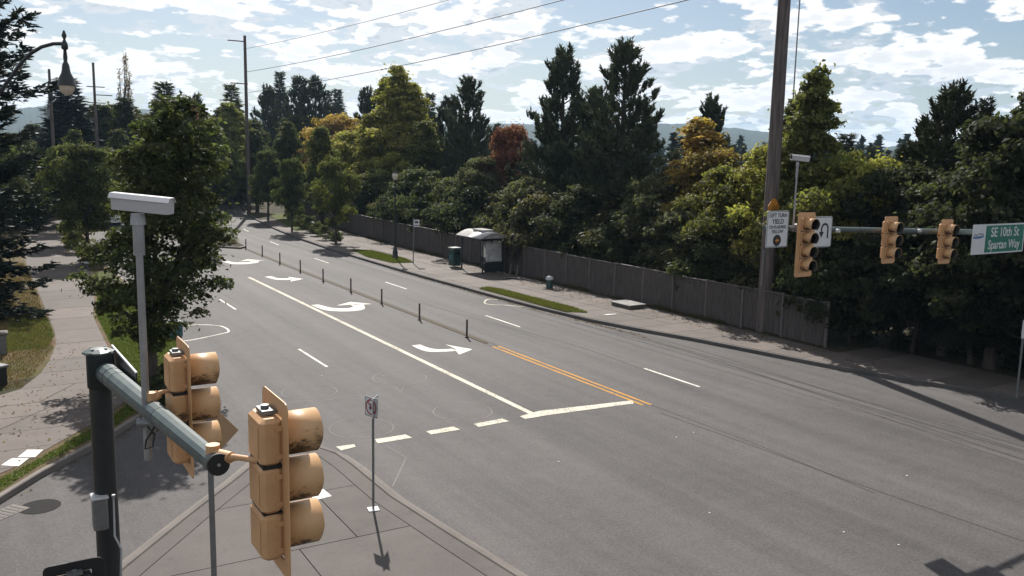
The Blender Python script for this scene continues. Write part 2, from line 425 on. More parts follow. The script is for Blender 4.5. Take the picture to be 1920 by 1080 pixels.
# ------------------------------------------------------------------ ground, roads
def sh(Y):  # far part of the avenue bends to the right
    t = max(0.0, Y-60.0)
    return 0.0018*t*t if t < 60 else 6.48+0.216*(t-60)
GZ = -0.06
b = MB()
for i in range(40):
    pass
RR = 9000
b.sheet([(-RR, -RR), (RR, -RR), (RR, RR), (-RR, RR)], GZ)
struct('ground', b, M['soil'])
b = MB(); b.sheet([(-60, -60), (60, -60), (60, 60), (-60, 60)], 0.0)
ys = [60+6*i for i in range(31)]
for a, c in zip(ys[:-1], ys[1:]):
    b.add([(6+sh(a), a, 0), (27+sh(a), a, 0), (27+sh(c), c, 0), (6+sh(c), c, 0)], [(0, 1, 2, 3)])
struct('road', b, M['asphalt'])
KR = [(60, -14), (40, -2), (34.5, 6), (31.5, 11.6), (30.0, 15.45), (29.2, 17.5), (28.5, 19.5), (28.0, 21.0), (27.56, 22.9), (27.06, 25.25), (26.5, 27.9), (25.7, 30.6), (25.0, 33.7), (24.6, 38.0), (24.4, 42), (24.32, 45.7), (24.2, 50), (24.15, 55)]
KR += [(24.15+sh(y)*1.0, y) for y in range(60, 240, 5)]
KL = [(-40, 2), (-12, 11.5), (-4, 17.6), (-1.5, 20.0), (0.02, 21.64), (0.94, 23.0), (2.15, 24.5), (3.1, 25.8), (4.0, 27.2), (4.8, 28.8), (5.5, 30.6), (6.1, 32.6), (6.6, 34.8), (6.95, 37.5), (7.1, 41), (7.15, 50), (7.2, 58)]
KL += [(7.2+sh(y), y) for y in range(62, 240, 5)]
KH = 0.16
def off(pts, d):
    P = [Vector(p) for p in pts]; out = []
    for i in range(len(P)):
        t = (P[min(i+1, len(P)-1)]-P[max(i-1, 0)]).normalized(); out.append((P[i].x-t.y*d, P[i].y+t.x*d))
    return out
# right verge (pavement side) and left verge as raised ground
b = MB(); o2 = off(KR, -0.12)
pr = o2
vs = []; fs = []
for i, p in enumerate(pr):
    vs += [(p[0], p[1], KH-0.012), (p[0]+(120 if i > 3 else 60), p[1]-(0 if i > 3 else 0), KH-0.012)]
for i in range(len(pr)-1): fs.append((2*i, 2*i+1, 2*i+3, 2*i+2))
b.add(vs, fs); struct('verge_ground_right', b, M['soil'])
b = MB(); pl = off(KL, 0.12); vs = []; fs = []
for i, p in enumerate(pl): vs += [(p[0], p[1], KH-0.012), (p[0]-90, p[1]+(0 if i > 4 else 6), KH-0.012)]
for i in range(len(pl)-1): fs.append((2*i, 2*i+2, 2*i+3, 2*i+1))
b.add(vs, fs); struct('verge_ground_left', b, M['drygrass'])
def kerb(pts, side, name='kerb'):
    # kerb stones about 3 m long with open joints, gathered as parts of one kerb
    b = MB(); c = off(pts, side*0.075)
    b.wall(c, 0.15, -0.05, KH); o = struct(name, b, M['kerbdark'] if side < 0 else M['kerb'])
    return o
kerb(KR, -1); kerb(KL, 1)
# right pavement slabs: between kerb and fence
FX = 30.3
def krx(Y):
    ps = sorted([(p[1], p[0]) for p in KR]); return float(np.interp(Y, [q[0] for q in ps], [q[1] for q in ps]))
def klx(Y):
    ps = sorted([(p[1], p[0]) for p in KL]); return float(np.interp(Y, [q[0] for q in ps], [q[1] for q in ps]))
def fencex(Y): return FX+(0 if Y < 62 else sh(Y)*1.0)
base = MB(); vs = []; 
Ys = np.arange(9.0, 130.0, 1.55)
sw = tag(MB().add([(krx(9)+.2, 9, KH-.006), (fencex(9)+3, 9, KH-.006), (fencex(30), 30, KH-.006), (krx(30)+.16, 30, KH-.006)], [(0, 1, 2, 3)]).build('sidewalk', M['soil']), kind='structure')
def slab(poly, parent, mat, z=KH, th=0.02, sink=0.0):
    cx = sum(p[0] for p in poly)/len(poly); cy = sum(p[1] for p in poly)/len(poly)
    g = 0.022; q = []
    for p in poly:
        dx, dy = p[0]-cx, p[1]-cy; l = math.hypot(dx, dy); q.append((cx+dx*(1-g/l)-0, cy+dy*(1-g/l)))
    b = MB(); b.prism(q, z-th, z+random.uniform(-0.0015, 0.0025), bottom=False); return b.build('concrete_slab', mat, parent)
cnt = 0
for i in range(len(Ys)-1):
    a, c = Ys[i], Ys[i+1]
    if c > 100: break
    xa0, xc0 = krx(a)+0.16, krx(c)+0.16
    xa1, xc1 = fencex(a)-0.35, fencex(c)-0.35
    if a < 22: xa1 = xc1 = FX+2.2 if a > 14 else FX+5
    wdt = (xa1-xa0); nc = max(1, int(round(wdt/2.6)))
    for j in range(nc):
        u0, u1 = j/nc, (j+1)/nc
        slab([(xa0+(xa1-xa0)*u0, a), (xa0+(xa1-xa0)*u1, a), (xc0+(xc1-xc0)*u1, c), (xc0+(xc1-xc0)*u0, c)], sw, M['concrete'])
# left sidewalk
LE = [(24.0, -14), (27.0, -6), (30.26, 0.1), (31.6, 0.92), (33.4, 1.5), (35.6, 1.95), (37.6, 2.25), (39.5, 2.44), (50, 2.47), (68, 2.5), (100, 4.2), (130, 8.5)]
RE = [(20.8, -1.6), (22.2, -1.0), (23.1, 0.05), (24.1, 0.77), (25.5, 1.73), (27.06, 2.83), (28.5, 3.6), (30.5, 3.95), (33, 4.1), (36, 4.0), (43.8, 4.25), (52.9, 5.3), (61, 5.9), (75, 6.1), (100, 8.0), (130, 12.2)]
lx = lambda Y: float(np.interp(Y, [p[0] for p in LE], [p[1] for p in LE])); rx_ = lambda Y: float(np.interp(Y, [p[0] for p in RE], [p[1] for p in RE]))
swl = tag(MB().add([(-14, 26, KH-.006), (lx(33), 33, KH-.006), (rx_(33), 33, KH-.006), (rx_(21)-.2, 21.2, KH-.006), (-5, 19, KH-.006)], [(4, 3, 2, 1, 0)]).build('sidewalk', M['soil']), kind='structure')
Yl = [20.8, 22.2, 23.6, 25.0, 26.6, 28.1, 29.5, 31.4, 33.4, 35.3, 38.2, 41, 43.9, 46.8, 49.7, 52.6, 55.5, 58.5, 61.5, 65, 69, 74, 80, 87, 95, 104, 114, 125]
for a, c in zip(Yl[:-1], Yl[1:]):
    la, lc, ra, rc = lx(a), lx(c), rx_(a), rx_(c)
    if a < 30:
        la = max(la, -5.5-0.0); lc = max(lc, -5.5)
    nc = 1 if (ra-la) < 4.4 else 2 if (ra-la) < 7 else 3
    for j in range(nc):
        u0, u1 = j/nc, (j+1)/nc
        slab([(la+(ra-la)*u0, a), (la+(ra-la)*u1, a), (lc+(rc-lc)*u1, c), (lc+(rc-lc)*u0, c)], swl, M['concrete'])
for q in ([(5, 868), (40, 845), (81, 843), (52, 873)], [(-55, 905), (-18, 873), (31, 873), (0, 910)]):
    pass
def pad(pts, z=KH+0.006, th=0.006):
    b = MB(); b.prism([gr(*p, z) for p in pts], z-th, z); o = b.build('crossing_pad', M['litter'], swl); return o
pad([(33, 857), (51, 843), (81, 843), (66, 857)]); pad([(2, 872), (22, 859), (54, 859), (35, 874)])
# verge turf patches (sheets with real blades on top, added later)
TURF = {'left_kerb_verge': [(-1.6, 20.9), (-.75, 21.2), (0.0, 22.0), (0.85, 23.4), (2.1, 24.9), (3.0, 26.1), (3.9, 27.6), (4.65, 29.1), (5.3, 30.9), (5.9, 33), (6.4, 35.3), (6.7, 38), (6.85, 42), (6.9, 50), (6.9, 60), (6.0, 60), (5.4, 52.9), (4.4, 43.8), (4.15, 36), (4.2, 33), (4.05, 30.5), (3.7, 28.4), (2.95, 26.9), (1.85, 25.3), (0.9, 23.95), (0.1, 22.95), (-0.9, 22.1)]}
b = MB(); b.sheet(TURF['left_kerb_verge'], KH-0.006); struct('grass_verge', b, M['turf'])
for nm, pg in (('far', [(25.0, 57.0), (26.5, 56.8), (26.9, 59), (26.7, 65), (25.4, 66), (24.7, 61)]), ('near', [(24.95, 35.6), (25.9, 34.9), (26.1, 36.5), (25.85, 43.3), (25.5, 44.3), (24.75, 44.0)]), ('bend', [(26.5, 84), (28.2, 84.5), (33, 108), (30.5, 108)])):
    TURF[nm] = pg; b = MB(); b.prism(pg, KH-0.01, KH+0.03, bottom=False); struct('grass_strip', b, M['turf'])
# traffic island bottom
IS = [(14, -16), (10.2, 2), (8.9, 8.5), (8.3, 13.0), (8.05, 15.2), (7.8, 17.6), (7.78, 20.0), (7.7, 21.0), (7.4, 21.75), (6.9, 22.1), (6.4, 22.1), (5.8, 21.75), (4.87, 20.55), (3.3, 18.7), (1.85, 16.9), (-1.5, 12.6), (-8, 3), (-16, -16)]
isl = struct('traffic_island', MB().prism(off(IS, 0.14), -0.05, KH-0.025, bottom=False), M['soil'])
MB().wall(off(IS, 0.075), 0.15, -0.05, KH).build('kerb', M['kerb'], isl)
MB().ribbon(off(IS, -0.12), 0.22, 0.004).build('gutter', M['kerb'], isl)
MB().wall(off(IS, 0.38), 0.42, 0.08, KH-0.006, bev=0.008).build('kerb_band', M['island'], isl)
inn = off(IS, 0.61)
# slabs across island
def clip(poly, f):  # keep f>=0
    out = []
    for i in range(len(poly)):
        a, c = poly[i], poly[(i+1) % len(poly)]; fa, fc = f(a), f(c)
        if fa >= 0: out.append(a)
        if fa*fc < 0: t = fa/(fa-fc); out.append((a[0]+(c[0]-a[0])*t, a[1]+(c[1]-a[1])*t))
    return out
JN = [24, 18.75, 16.05, 13.2, 10.4, 7.6, 4.8]
for k in range(len(JN)-1):
    hi, lo = JN[k], JN[k+1]
    sl = -0.02
    pg = clip(inn, lambda p: (hi-0.01)-(p[1]-sl*p[0])); pg = clip(pg, lambda p: (p[1]-sl*p[0])-(lo+0.01))
    if len(pg) > 2:
        if k == 0: MB().prism(pg, 0.05, KH-0.004, bottom=False).build('concrete_slab', M['island'], isl)
        else:
            mid = 6.2 if k == 1 else 5.0
            for s in (-1, 1):
                q = clip(pg, lambda p: s*(p[0]-mid)-0.01)
                if k == 1 and s == -1: pass
                if len(q) > 2: MB().prism(q, 0.05, KH-random.uniform(0.003, 0.006), bottom=False).build('concrete_slab', M['island'], isl)
MB().prism([gr(*p, KH) for p in ((578, 925), (606, 917), (622, 930), (590, 938))], KH-0.006, KH+0.003).build('kerb_ramp_pad', M['litter'], isl)
# ------------------------------------------------------------------ markings
mk = MB()
XD, XW, XY, XR = 10.73, 14.30, 18.15, 21.27
def dash(x, y0, y1, w, mb, mi=0, z=0.004): mb.add([(x-w/2+sh(y0), y0, z), (x+w/2+sh(y0), y0, z), (x+w/2+sh(y1), y1, z), (x-w/2+sh(y1), y1, z)], [(0, 1, 2, 3)], mi)
for y0 in (30.5, 43.9, 57.3, 70.7, 84):
    o = MB(); dash(XD, y0, y0+3.35, 0.11, o); struct('lane_line_dash', o, M['white'])
for y0, y1 in ((21.96, 24.95), (33.9, 37.15), (46.6, 49.7), (60.0, 63.1), (73.2, 76.3), (86.5, 89.5)):
    o = MB(); dash(XR+0.03, y0, y1, 0.11, o); struct('lane_line_dash', o, M['white'])
o = MB(); dash(XW, 21.7, 55.0, 0.21, o); struct('turn_lane_line', o, M['white_old'])
o = MB(); dash(XY-0.13, 21.1, 30.8, 0.11, o); struct('centre_line_yellow', o, M['yellow'])
o = MB(); dash(XY+0.13, 21.0, 30.8, 0.11, o); struct('centre_line_yellow', o, M['yellow'])
o = MB(); dash(XY+0.13, 30.8, 68, 0.07, o); dash(XY-0.13, 30.8, 68, 0.05, o)
struct('faded_centre_line', o, M['divider'])
def quad(pts, mat, nm, z=0.008):
    struct(nm, MB().sheet([gr(*p) for p in pts], z), mat)
quad([(974, 781), (1010, 771), (1186, 751), (1188, 757), (1025, 779), (985, 786)][0:6], M['white_old'], 'stop_line')
for pts in ([(888, 795), (942, 785), (955, 790), (897, 801)], [(799, 809), (850, 800), (863, 806), (808, 815)], [(703, 824), (760, 815), (773, 821), (708, 832)], [(630, 838), (664, 833), (667, 838), (640, 845)]):
    quad(pts, M['white_old'], 'stop_line')
def arrow_px(outl, z=0.0045): quad(outl, M['white'], 'turn_arrow', z)
def arrow_world(cx, cy, s=1.0, uturn=False):
    # turn arrow for traffic that comes towards the camera and turns to its left (our right)
    b = MB()
    if not uturn:
        P = []
        # shaft: start far-left, curves to the right
        ctr = [(0.0, 1.55), (0.02, 0.9), (0.25, 0.3), (0.75, 0.0), (1.35, -0.08)]
        b.ribbon([(cx+p[0]*s, cy+p[1]*s*1.0) for p in ctr], 0.22*s, 0.0045)
        b.add([(cx+(1.3)*s, cy+0.45*s, .0045), (cx+1.3*s, cy-0.75*s, .0045), (cx+2.2*s, cy-0.15*s, .0045)], [(0, 1, 2)])
    return b
def resample(pts, n=8):
    # Catmull-Rom through the points
    P = [Vector((*p, 0)) for p in pts]; out = []
    for i in range(len(P)-1):
        p0 = P[max(i-1, 0)]; p1 = P[i]; p2 = P[i+1]; p3 = P[min(i+2, len(P)-1)]
        for k in range(n):
            t = k/n; v = 0.5*((2*p1)+(p2-p0)*t+(2*p0-5*p1+4*p2-p3)*t*t+(3*p1-p0-3*p2+p3)*t**3); out.append((v.x, v.y))
    out.append((P[-1].x, P[-1].y)); return out
def shaft(top, bot, head, z=0.0045):
    a = resample(top); c = resample(bot); n = min(len(a), len(c)); b = MB()
    ga = [gr(*p) for p in a]; gc = [gr(*p) for p in c]
    vs = [(*p, z) for p in ga]+[(*p, z) for p in gc]
    b.add(vs, [(n+i, n+i+1, i+1, i) for i in range(n-1)])
    for h in head: b.sheet([gr(*p) for p in h], z+0.0)
    struct('turn_arrow', b, M['white'])
# nearest left turn arrow (773..885, 645..665)
shaft([(788, 646), (803, 652), (822, 655), (848, 654)], [(772, 648), (795, 658), (822, 660), (856, 658)], [[(835, 646), (886, 655), (861, 665), (855, 658), (852, 653)]])
# u-turn arrows
shaft([(597, 571), (622, 577), (650, 578), (662, 575), (655, 571)], [(583, 572), (612, 582), (652, 584), (682, 580), (682, 571)], [[(631, 573), (657, 566), (697, 570), (668, 572), (655, 571.5)]])
shaft([(509, 518), (521, 521.5), (535, 522), (545, 521.5)], [(496, 519), (515, 524), (535, 525), (548, 524)], [[(539, 519), (569, 523), (545, 528), (545, 522)]])
shaft([(423, 488), (437, 491.5), (460, 492), (470, 490.5), (464, 489)], [(415, 490), (435, 495), (463, 495), (484, 492), (484, 488.5)], [[(449, 489.8), (464, 486), (497, 488.5), (474, 489), (462, 489.4)]])
def ell(cx, cy, r, name='detector_loop', n=36, w=0.03, z=0.0042):
    struct(name, MB().ribbon([(cx+r*math.cos(t*2*math.pi/n), cy+r*math.sin(t*2*math.pi/n)) for t in range(n)], w, z, closed=True), M['seal'])
ell(9.12, 23.05, 0.92); ell(12.45, 27.8, 0.95); ell(12.5, 23.15, 0.92); ell(9.05, 27.5, 0.9)
def seam(pts, w=0.03, mat='seal', z=0.0036, nm='road_seam'): struct(nm, MB().ribbon([gr(*p) for p in resample(pts, 5)], w, z), M[mat])
seam([(1005, 765), (998, 830)] if False else [(540, 755), (600, 752), (690, 738)], 0.035)
seam([(708, 826), (762, 858), (736, 912)][:2], 0.03); seam([(762, 858), (736, 912)], 0.03)
seam([(740, 724), (752, 733), (760, 725), (800, 724), (870, 720)], 0.025)
# leftmost arrow-like octagon and right cycle outline
seam([(345, 613), (365, 609), (412, 611), (429, 621), (410, 627), (362, 637), (340, 640)], 0.10, 'white')
seam([(980, 575), (945, 572), (912, 570), (911, 563), (925, 561), (960, 566)], 0.10, 'white_old')
seam([(1080, 600), (1250, 640), (1400, 684), (1560, 735), (1740, 790), (1919, 845)], 0.025, 'tar')
seam([(1080, 606), (1250, 648), (1400, 694), (1560, 747), (1740, 803), (1919, 862)], 0.025, 'tar')
seam([(1150, 622), (1300, 664), (1480, 722), (1700, 798), (1919, 872)], 0.02, 'tar')
seam([(1240, 775), (1450, 850), (1600, 905), (1760, 960), (1919, 1015)], 0.02, 'tar')
seam([(1215, 757), (1290, 785), (1430, 838), (1640, 925)], 0.016, 'tar')
seam([(760, 560), (900, 600), (1100, 655), (1300, 730)], 0.016, 'tar')
quad([(328, 512), (337, 511), (346, 520), (340, 524)], M['white'], 'lane_marking')
# manhole and drain at the left kerb
g0 = gr(20, 965)
dr = tag(thing('storm_drain', 'dark slotted storm drain grate in the gutter of the turn lane', 'drain', (g0[0]-.15, g0[1]+0.12, 0.0), rad(38)))
MB().box((0, 0, 0.006), (0.95, 0.5, 0.006)).build('frame', M['kerb'], dr)
for i in range(7): MB().box((-0.36+i*0.12, 0, 0.012), (0.05, 0.4, 0.008)).build('grate_bar', M['black'], dr)
def cover(px, py, rx, mat, nm, lab):
    x, y = gr(px, py); o = thing(nm, lab, 'cover', (x, y, 0.004))
    MB().lathe([(rx, 0), (rx, 0.003), (rx*.9, 0.004), (rx*.88, 0.002), (0.01, 0.0025)], n=24, smooth=False).build('lid', M[mat], o)
cover(418, 478, 0.34, 'tar', 'manhole_cover', 'small dark manhole cover in the turn lane beside the planted median')
cover(75, 950, 0.42, 'tar', 'manhole_cover', 'round dark manhole cover by the storm drain')
# pale scraps and stones
for i, (px, py) in enumerate(sorted([(603, 705), (1047, 866), (1582, 998), (1685, 1022), (1168, 756), (717, 705), (1268, 820), (1300, 811), (1700, 892), (735, 1063), (1330, 962)])):
    x, y = gr(px, py); r = 0.032
    MB().prism([(x+r*random.uniform(.5, 1)*math.cos(a), y+r*random.uniform(.4, .8)*math.sin(a)) for a in (0, 1, 2.2, 3.3, 4.4, 5.5)], 0.002, 0.012).build('litter_scrap', M['litter'])['px'] = px
for i, o in enumerate([o for o in COL.objects if o.name.startswith('litter_scrap')]): tag(o, 'tiny pale scrap lying on the asphalt', 'litter', 'pale scraps on the road')
x, y = gr(1143, 590, KH)
o = MB().prism([(x-.45, y-.05), (x-.1, y+.09), (x+.42, y-.02), (x+.3, y-.12), (x-.2, y-.1)], KH+.002, KH+0.02).build('paper_sheet', M['litter']); tag(o, 'flat white paper sheet on the pavement by the utility vault', 'litter')
# ------------------------------------------------------------------ hills
def ridge():
    pts = [(-900, 230), (-400, 235), (-150, 225), (0, 212), (40, 203), (90, 197), (150, 199), (220, 201), (280, 205), (380, 215), (500, 225), (700, 232), (920, 232), (1000, 233), (1150, 236), (1230, 231), (1290, 232), (1360, 238), (1430, 246), (1500, 258), (1560, 266), (1620, 272), (1665, 274), (1705, 268), (1780, 262), (1900, 258), (2200, 262), (2700, 258), (3600, 250)]
    xs = np.arange(-900, 3600, 3.0); yy = np.interp(xs, [p[0] for p in pts], [p[1] for p in pts])
    rng = np.random.RandomState(3)
    nz = np.zeros_like(xs)
    for fr, am in ((40, 1.2), (150, 1.1), (500, 1.1)): nz += np.interp(np.linspace(0, fr, len(xs)), np.arange(fr+2), rng.rand(fr+2)-.5)*am*2
    yy = yy-nz*0.9
    D0 = 2600.0; rows = [(1300, 0.0), (1600, 0.30), (1950, 0.62), (2300, 0.88), (2600, 1.0), (2750, 0.9), (3200, 0.4), (3600, 0)]
    V = []; 
    for (x, y) in zip(xs, yy):
        w = ray(x, y); hh = math.hypot(w[0], w[1]); dx, dy = w[0]/hh, w[1]/hh; top = CAMH+w[2]/hh*D0
        for d, f in rows:
            ff = f*(1+(rng.rand()-.5)*0.05*(f < 1)*(f > 0))
            V.append((dx*d, dy*d, GZ-1+(top-GZ+1)*ff))
    n = len(rows); F = []
    for i in range(len(xs)-1):
        for k in range(n-1): F.append((i*n+k, i*n+n+k, i*n+n+k+1, i*n+k+1))
    b = MB(); b.add(V, F, 0, True); return b
struct('hills', ridge(), M['hill'])
# haze
hb = MB().box((0, 0, 82), (8000, 8000, 0.0)); hb = MB().box((0, 0, 80-1.0), (7600, 7600, 162))
k = NT('haze_air'); k.t.nodes.remove(k.b); pv = k.n('ShaderNodeVolumePrincipled'); pv.inputs['Density'].default_value = 0.00012; pv.inputs['Color'].default_value = (0.50, 0.74, 1.0, 1); pv.inputs['Anisotropy'].default_value = 0.2
k.l(pv.outputs[0], k.o.inputs['Volume'])
hz_o = hb.build('haze', k.m); tag(hz_o, kind='stuff')
# ------------------------------------------------------------------ foliage meshes
def leafmesh(name, V, k, tone, hue, mat):
    # V: (n, k, 3)
    n = V.shape[0]; me = bpy.data.meshes.new(name)
    me.vertices.add(n*k); me.vertices.foreach_set('co', V.reshape(-1).astype(np.float32))
    me.loops.add(n*k); me.loops.foreach_set('vertex_index', np.arange(n*k, dtype=np.int32))
    me.polygons.add(n); me.polygons.foreach_set('loop_start', np.arange(0, n*k, k, dtype=np.int32))
    me.update(calc_edges=True)
    a = me.attributes.new('tone', 'FLOAT', 'POINT'); a.data.foreach_set('value', np.repeat(tone, k).astype(np.float32))
    a = me.attributes.new('hue', 'FLOAT', 'POINT'); a.data.foreach_set('value', np.repeat(hue, k).astype(np.float32))
    me.materials.append(mat); return me
def unit(a): return a/np.maximum(np.linalg.norm(a, axis=-1, keepdims=True), 1e-9)
def leaves(C, Nrm, size, rng, droop=0.2, asp=0.62):
    n = len(C); t = unit(np.cross(Nrm, rng.randn(n, 3))); bt = np.cross(Nrm, t); s = size[:, None]
    v = np.empty((n, 4, 3)); fold = rng.rand(n, 1)*0.25*s
    v[:, 0] = C-t*s*0.55; v[:, 1] = C+bt*s*asp*0.5+Nrm*fold; v[:, 2] = C+t*s*0.55; v[:, 3] = C-bt*s*asp*0.5+Nrm*fold
    return v
def broad(seed, H=8.0, Wd=6.0, nl=46, nleaf=12000, ls=0.26, z0=1.6, prof='round', lob=1.05, up=0.25, lean=0.0):
    rng = np.random.RandomState(seed); C = []; lobes = []
    for i in range(nl):
        t = rng.rand()**0.85
        if prof == 'round': R = math.sin(math.pi*(0.10+0.82*t))**0.7
        elif prof == 'cone': R = (1-t)**0.75*0.95+0.08
        else: R = (min(1, t*3.5))*(1-t)**0.45*1.05+0.03
        a = rng.rand()*2*math.pi; q = (rng.rand()**0.55)*(0.88 if rng.rand() > .14 else 1.12)
        lr = lob*(0.6+0.6*rng.rand())*(0.55+0.55*R)
        lobes.append((math.cos(a)*q*R*Wd/2, math.sin(a)*q*R*Wd/2, z0+lr*.4+(H-z0-lr*.6)*t, lr))
    lobes = np.array(lobes)
    if lean:
        q_ = np.maximum(0, lobes[:, 2]-2)*lean; lobes[:, 0] += q_*.854; lobes[:, 1] -= q_*.52
    w = lobes[:, 3]**2; idx = rng.choice(nl, nleaf, p=w/w.sum())
    dr = unit(rng.randn(nleaf, 3)); dr[:, 2] = np.where(dr[:, 2] < -0.3, -dr[:, 2]*0.6, dr[:, 2]); dr = unit(dr)
    # bumpy lobe surface
    bump = 1+0.22*np.sin(dr[:, 0]*7+idx)*np.cos(dr[:, 1]*6+idx*2.1)+0.12*np.sin(dr[:, 2]*13+idx*.7)
    rr = lobes[idx, 3]*bump*(0.62+0.42*rng.rand(nleaf)**0.6)
    P = lobes[idx, :3]+dr*rr[:, None]*np.array([1, 1, 0.72])
    stray = rng.rand(nleaf) < 0.07; P[stray] += rng.randn(stray.sum(), 3)*0.22
    nr = unit(dr*0.7+rng.randn(nleaf, 3)*0.55+np.array([0, 0, up+0.1]))
    sz = ls*(0.45+1.05*rng.rand(nleaf)**1.4); ltone = rng.rand(nl)[idx]
    tone = np.clip(0.5*ltone+0.5*rng.rand(nleaf), 0, 1); hue = np.clip(0.5+0.28*(rng.rand(nl)[idx]-.5)+0.5*(rng.rand(nleaf)-.5), 0, 1)
    me = leafmesh('crown', leaves(P, nr, sz, rng), 4, tone, hue, M['leaf'])
    # trunk with limbs
    b = MB(); r0 = 0.020*H
    tx = rng.randn(4)*0.08
    tp = [(0, 0, -0.1), (tx[0], tx[1], H*0.25), (tx[2], tx[3], H*0.5), (tx[0]*2, tx[3]*2, H*0.82)]
    b.tube(tp, [r0*1.25, r0, r0*.7, r0*.2], 8)
    order = np.argsort(-lobes[:, 3])[:16]
    for j in order:
        l = lobes[j]; zs = max(z0*0.8, l[2]*0.55); sx, sy = np.interp(zs, [0, H*.25, H*.5, H*.82], [0, tx[0], tx[2], tx[0]*2]), np.interp(zs, [0, H*.25, H*.5, H*.82], [0, tx[1], tx[3], tx[3]*2])
        b.tube([(sx, sy, zs), ((sx+l[0])*.5, (sy+l[1])*.5, zs*.4+l[2]*.6-.2), (l[0], l[1], l[2])], [r0*.45, r0*.3, r0*.1], 5, cap=False)
    return me, b.mesh('trunk', M['bark']), H
def conifer(seed, H=15.0, R0=3.2, kind='pine', zb=0.12, dens=1.0):
    rng = np.random.RandomState(seed); V = []; T = []; b = MB()
    lean = rng.randn(2)*0.01*H
    b.tube([(0, 0, -.1), (lean[0]*.5, lean[1]*.5, H*.5), (lean[0], lean[1], H*.985)], [H*.014+.05, H*.009+.03, .02], 8)
    z = H*zb
    step = 0.46 if kind == 'pine' else 0.30
    allC = []; allD = []; allT = []; allL = []
    while z < H*0.985:
        t = z/H
        if kind == 'pine': Lm = R0*min(1.0, (1-t)**0.62*1.15)*(0.55+0.45*min(1, t/.25))
        elif kind == 'fir': Lm = R0*(1-t)**0.9
        else: Lm = R0*min(1.0, (1-t)*1.9+.05)*(0.8+.4*rng.rand())
        nb = rng.randint(5, 8) if kind == 'pine' else rng.randint(7, 10)
        a0 = rng.rand()*6.28
        for kq in range(nb):
            a = a0+kq*6.283/nb+rng.randn()*.25; Lb = max(0.22, Lm*(0.55+0.6*rng.rand()))
            if kind == 'pine' and rng.rand() < 0.12: Lb *= 1.18
            od = np.array([math.cos(a), math.sin(a), 0.0]); nseg = 6; p = np.array([lean[0]*t, lean[1]*t, z]); pts = [p.copy()]
            e0 = rad(rng.uniform(5, 22)) if kind == 'pine' else rad(rng.uniform(-18, 2)+35*t)
            e1 = rad(rng.uniform(35, 68)) if kind == 'pine' else e0+rad(22)
            if kind == 'pine' and t > .75: e0 += rad(28)
            for sgi in range(nseg):
                e = e0+(e1-e0)*(sgi/(nseg-1))**1.4; p = p+(od*math.cos(e)+np.array([0, 0, math.sin(e)]))*Lb/nseg; pts.append(p.copy())
            if rng.rand() < (0.7 if kind == 'pine' else 0.35): b.tube([tuple(q) for q in pts[::2]+[pts[-1]]], [0.045, 0.03, 0.02, 0.01, .01][:len(pts[::2])+1], 4, cap=False)
            pts = np.array(pts); nt_ = max(3, int(Lb*(8.5 if kind == 'pine' else 16)*dens))
            s = (rng.rand(nt_)**0.6)*0.78+0.24 if kind == 'pine' else rng.rand(nt_)*0.9+.12
            s = np.clip(s, 0, 1)*nseg; i0 = np.minimum(s.astype(int), nseg-1); fr = (s-i0)[:, None]
            Pp = pts[i0]*(1-fr)+pts[i0+1]*fr; dirb = unit(pts[i0+1]-pts[i0])
            side = np.array([-od[1], od[0], 0])
            sl = (rng.rand(nt_)*2-1)*(1.05-s/nseg)*Lb*(0.36 if kind == 'pine' else 0.52)
            Pp = Pp+side*sl[:, None]
            if kind == 'pine': D = unit(dirb*0.4+np.array([0, 0, 1.0])+rng.randn(nt_, 3)*.16); ll = 0.45+0.5*rng.rand(nt_)
            else: D = unit(dirb*0.8+side*np.sign(sl)[:, None]*.7+np.array([0, 0, -0.12])+rng.randn(nt_, 3)*.15); ll = 0.28+.25*rng.rand(nt_); Pp[:, 2] += rng.randn(nt_)*.07
            allC.append(Pp); allD.append(D); allL.append(ll); allT.append(np.full(nt_, rng.rand()))
        z += step*(0.8+.4*rng.rand())
    # leader shoots
    for _ in range(5):
        allC.append(np.array([[lean[0]+rng.randn()*.1, lean[1]+rng.randn()*.1, H*.97-rng.rand()*.5]])); allD.append(np.array([[0, 0, 1.0]])); allL.append(np.array([.6])); allT.append(np.array([.5]))
    C = np.concatenate(allC); D = np.concatenate(allD); Ls = np.concatenate(allL); TT = np.concatenate(allT)
    nbl = 13 if kind == 'pine' else 6
    C = np.repeat(C, nbl, 0); D = np.repeat(D, nbl, 0); Ls = np.repeat(Ls, nbl); TT = np.repeat(TT, nbl); n = len(C)
    off_ = rng.rand(n)*Ls*(0.85 if kind == 'pine' else .8)
    base = C+D*off_[:, None]
    dd = unit(D*(0.9 if kind == 'pine' else .8)+rng.randn(n, 3)*(0.34 if kind == 'pine' else .38))
    if kind != 'pine': dd[:, 2] *= .45; dd = unit(dd)
    bl = (0.20+0.16*rng.rand(n))*(1.0 if kind == 'pine' else 1.0)
    sd = unit(np.cross(dd, rng.randn(n, 3)))*((0.040+.024*rng.rand(n))[:, None])
    V = np.empty((n, 3, 3)); V[:, 0] = base-sd; V[:, 1] = base+sd; V[:, 2] = base+dd*bl[:, None]
    me = leafmesh('crown', V, 3, np.clip(TT*.55+.45*rng.rand(n), 0, 1), rng.rand(n)*.6+.2, M['needle'])
    return me, b.mesh('trunk', M['bark']), H
TREE = {}
TREE['maple'] = [broad(11, 8, 6.4, 105, 25000, .205, lob=.74), broad(12, 8, 6.2, 115, 25000, .20, lob=.70), broad(13, 8, 6.8, 95, 25000, .21, lob=.78)]
TREE['spire'] = [broad(51, 12, 4.6, 110, 24000, .205, 1.2, 'cone', .62), broad(52, 12, 4.9, 120, 25000, .205, 1.2, 'cone', .66)]
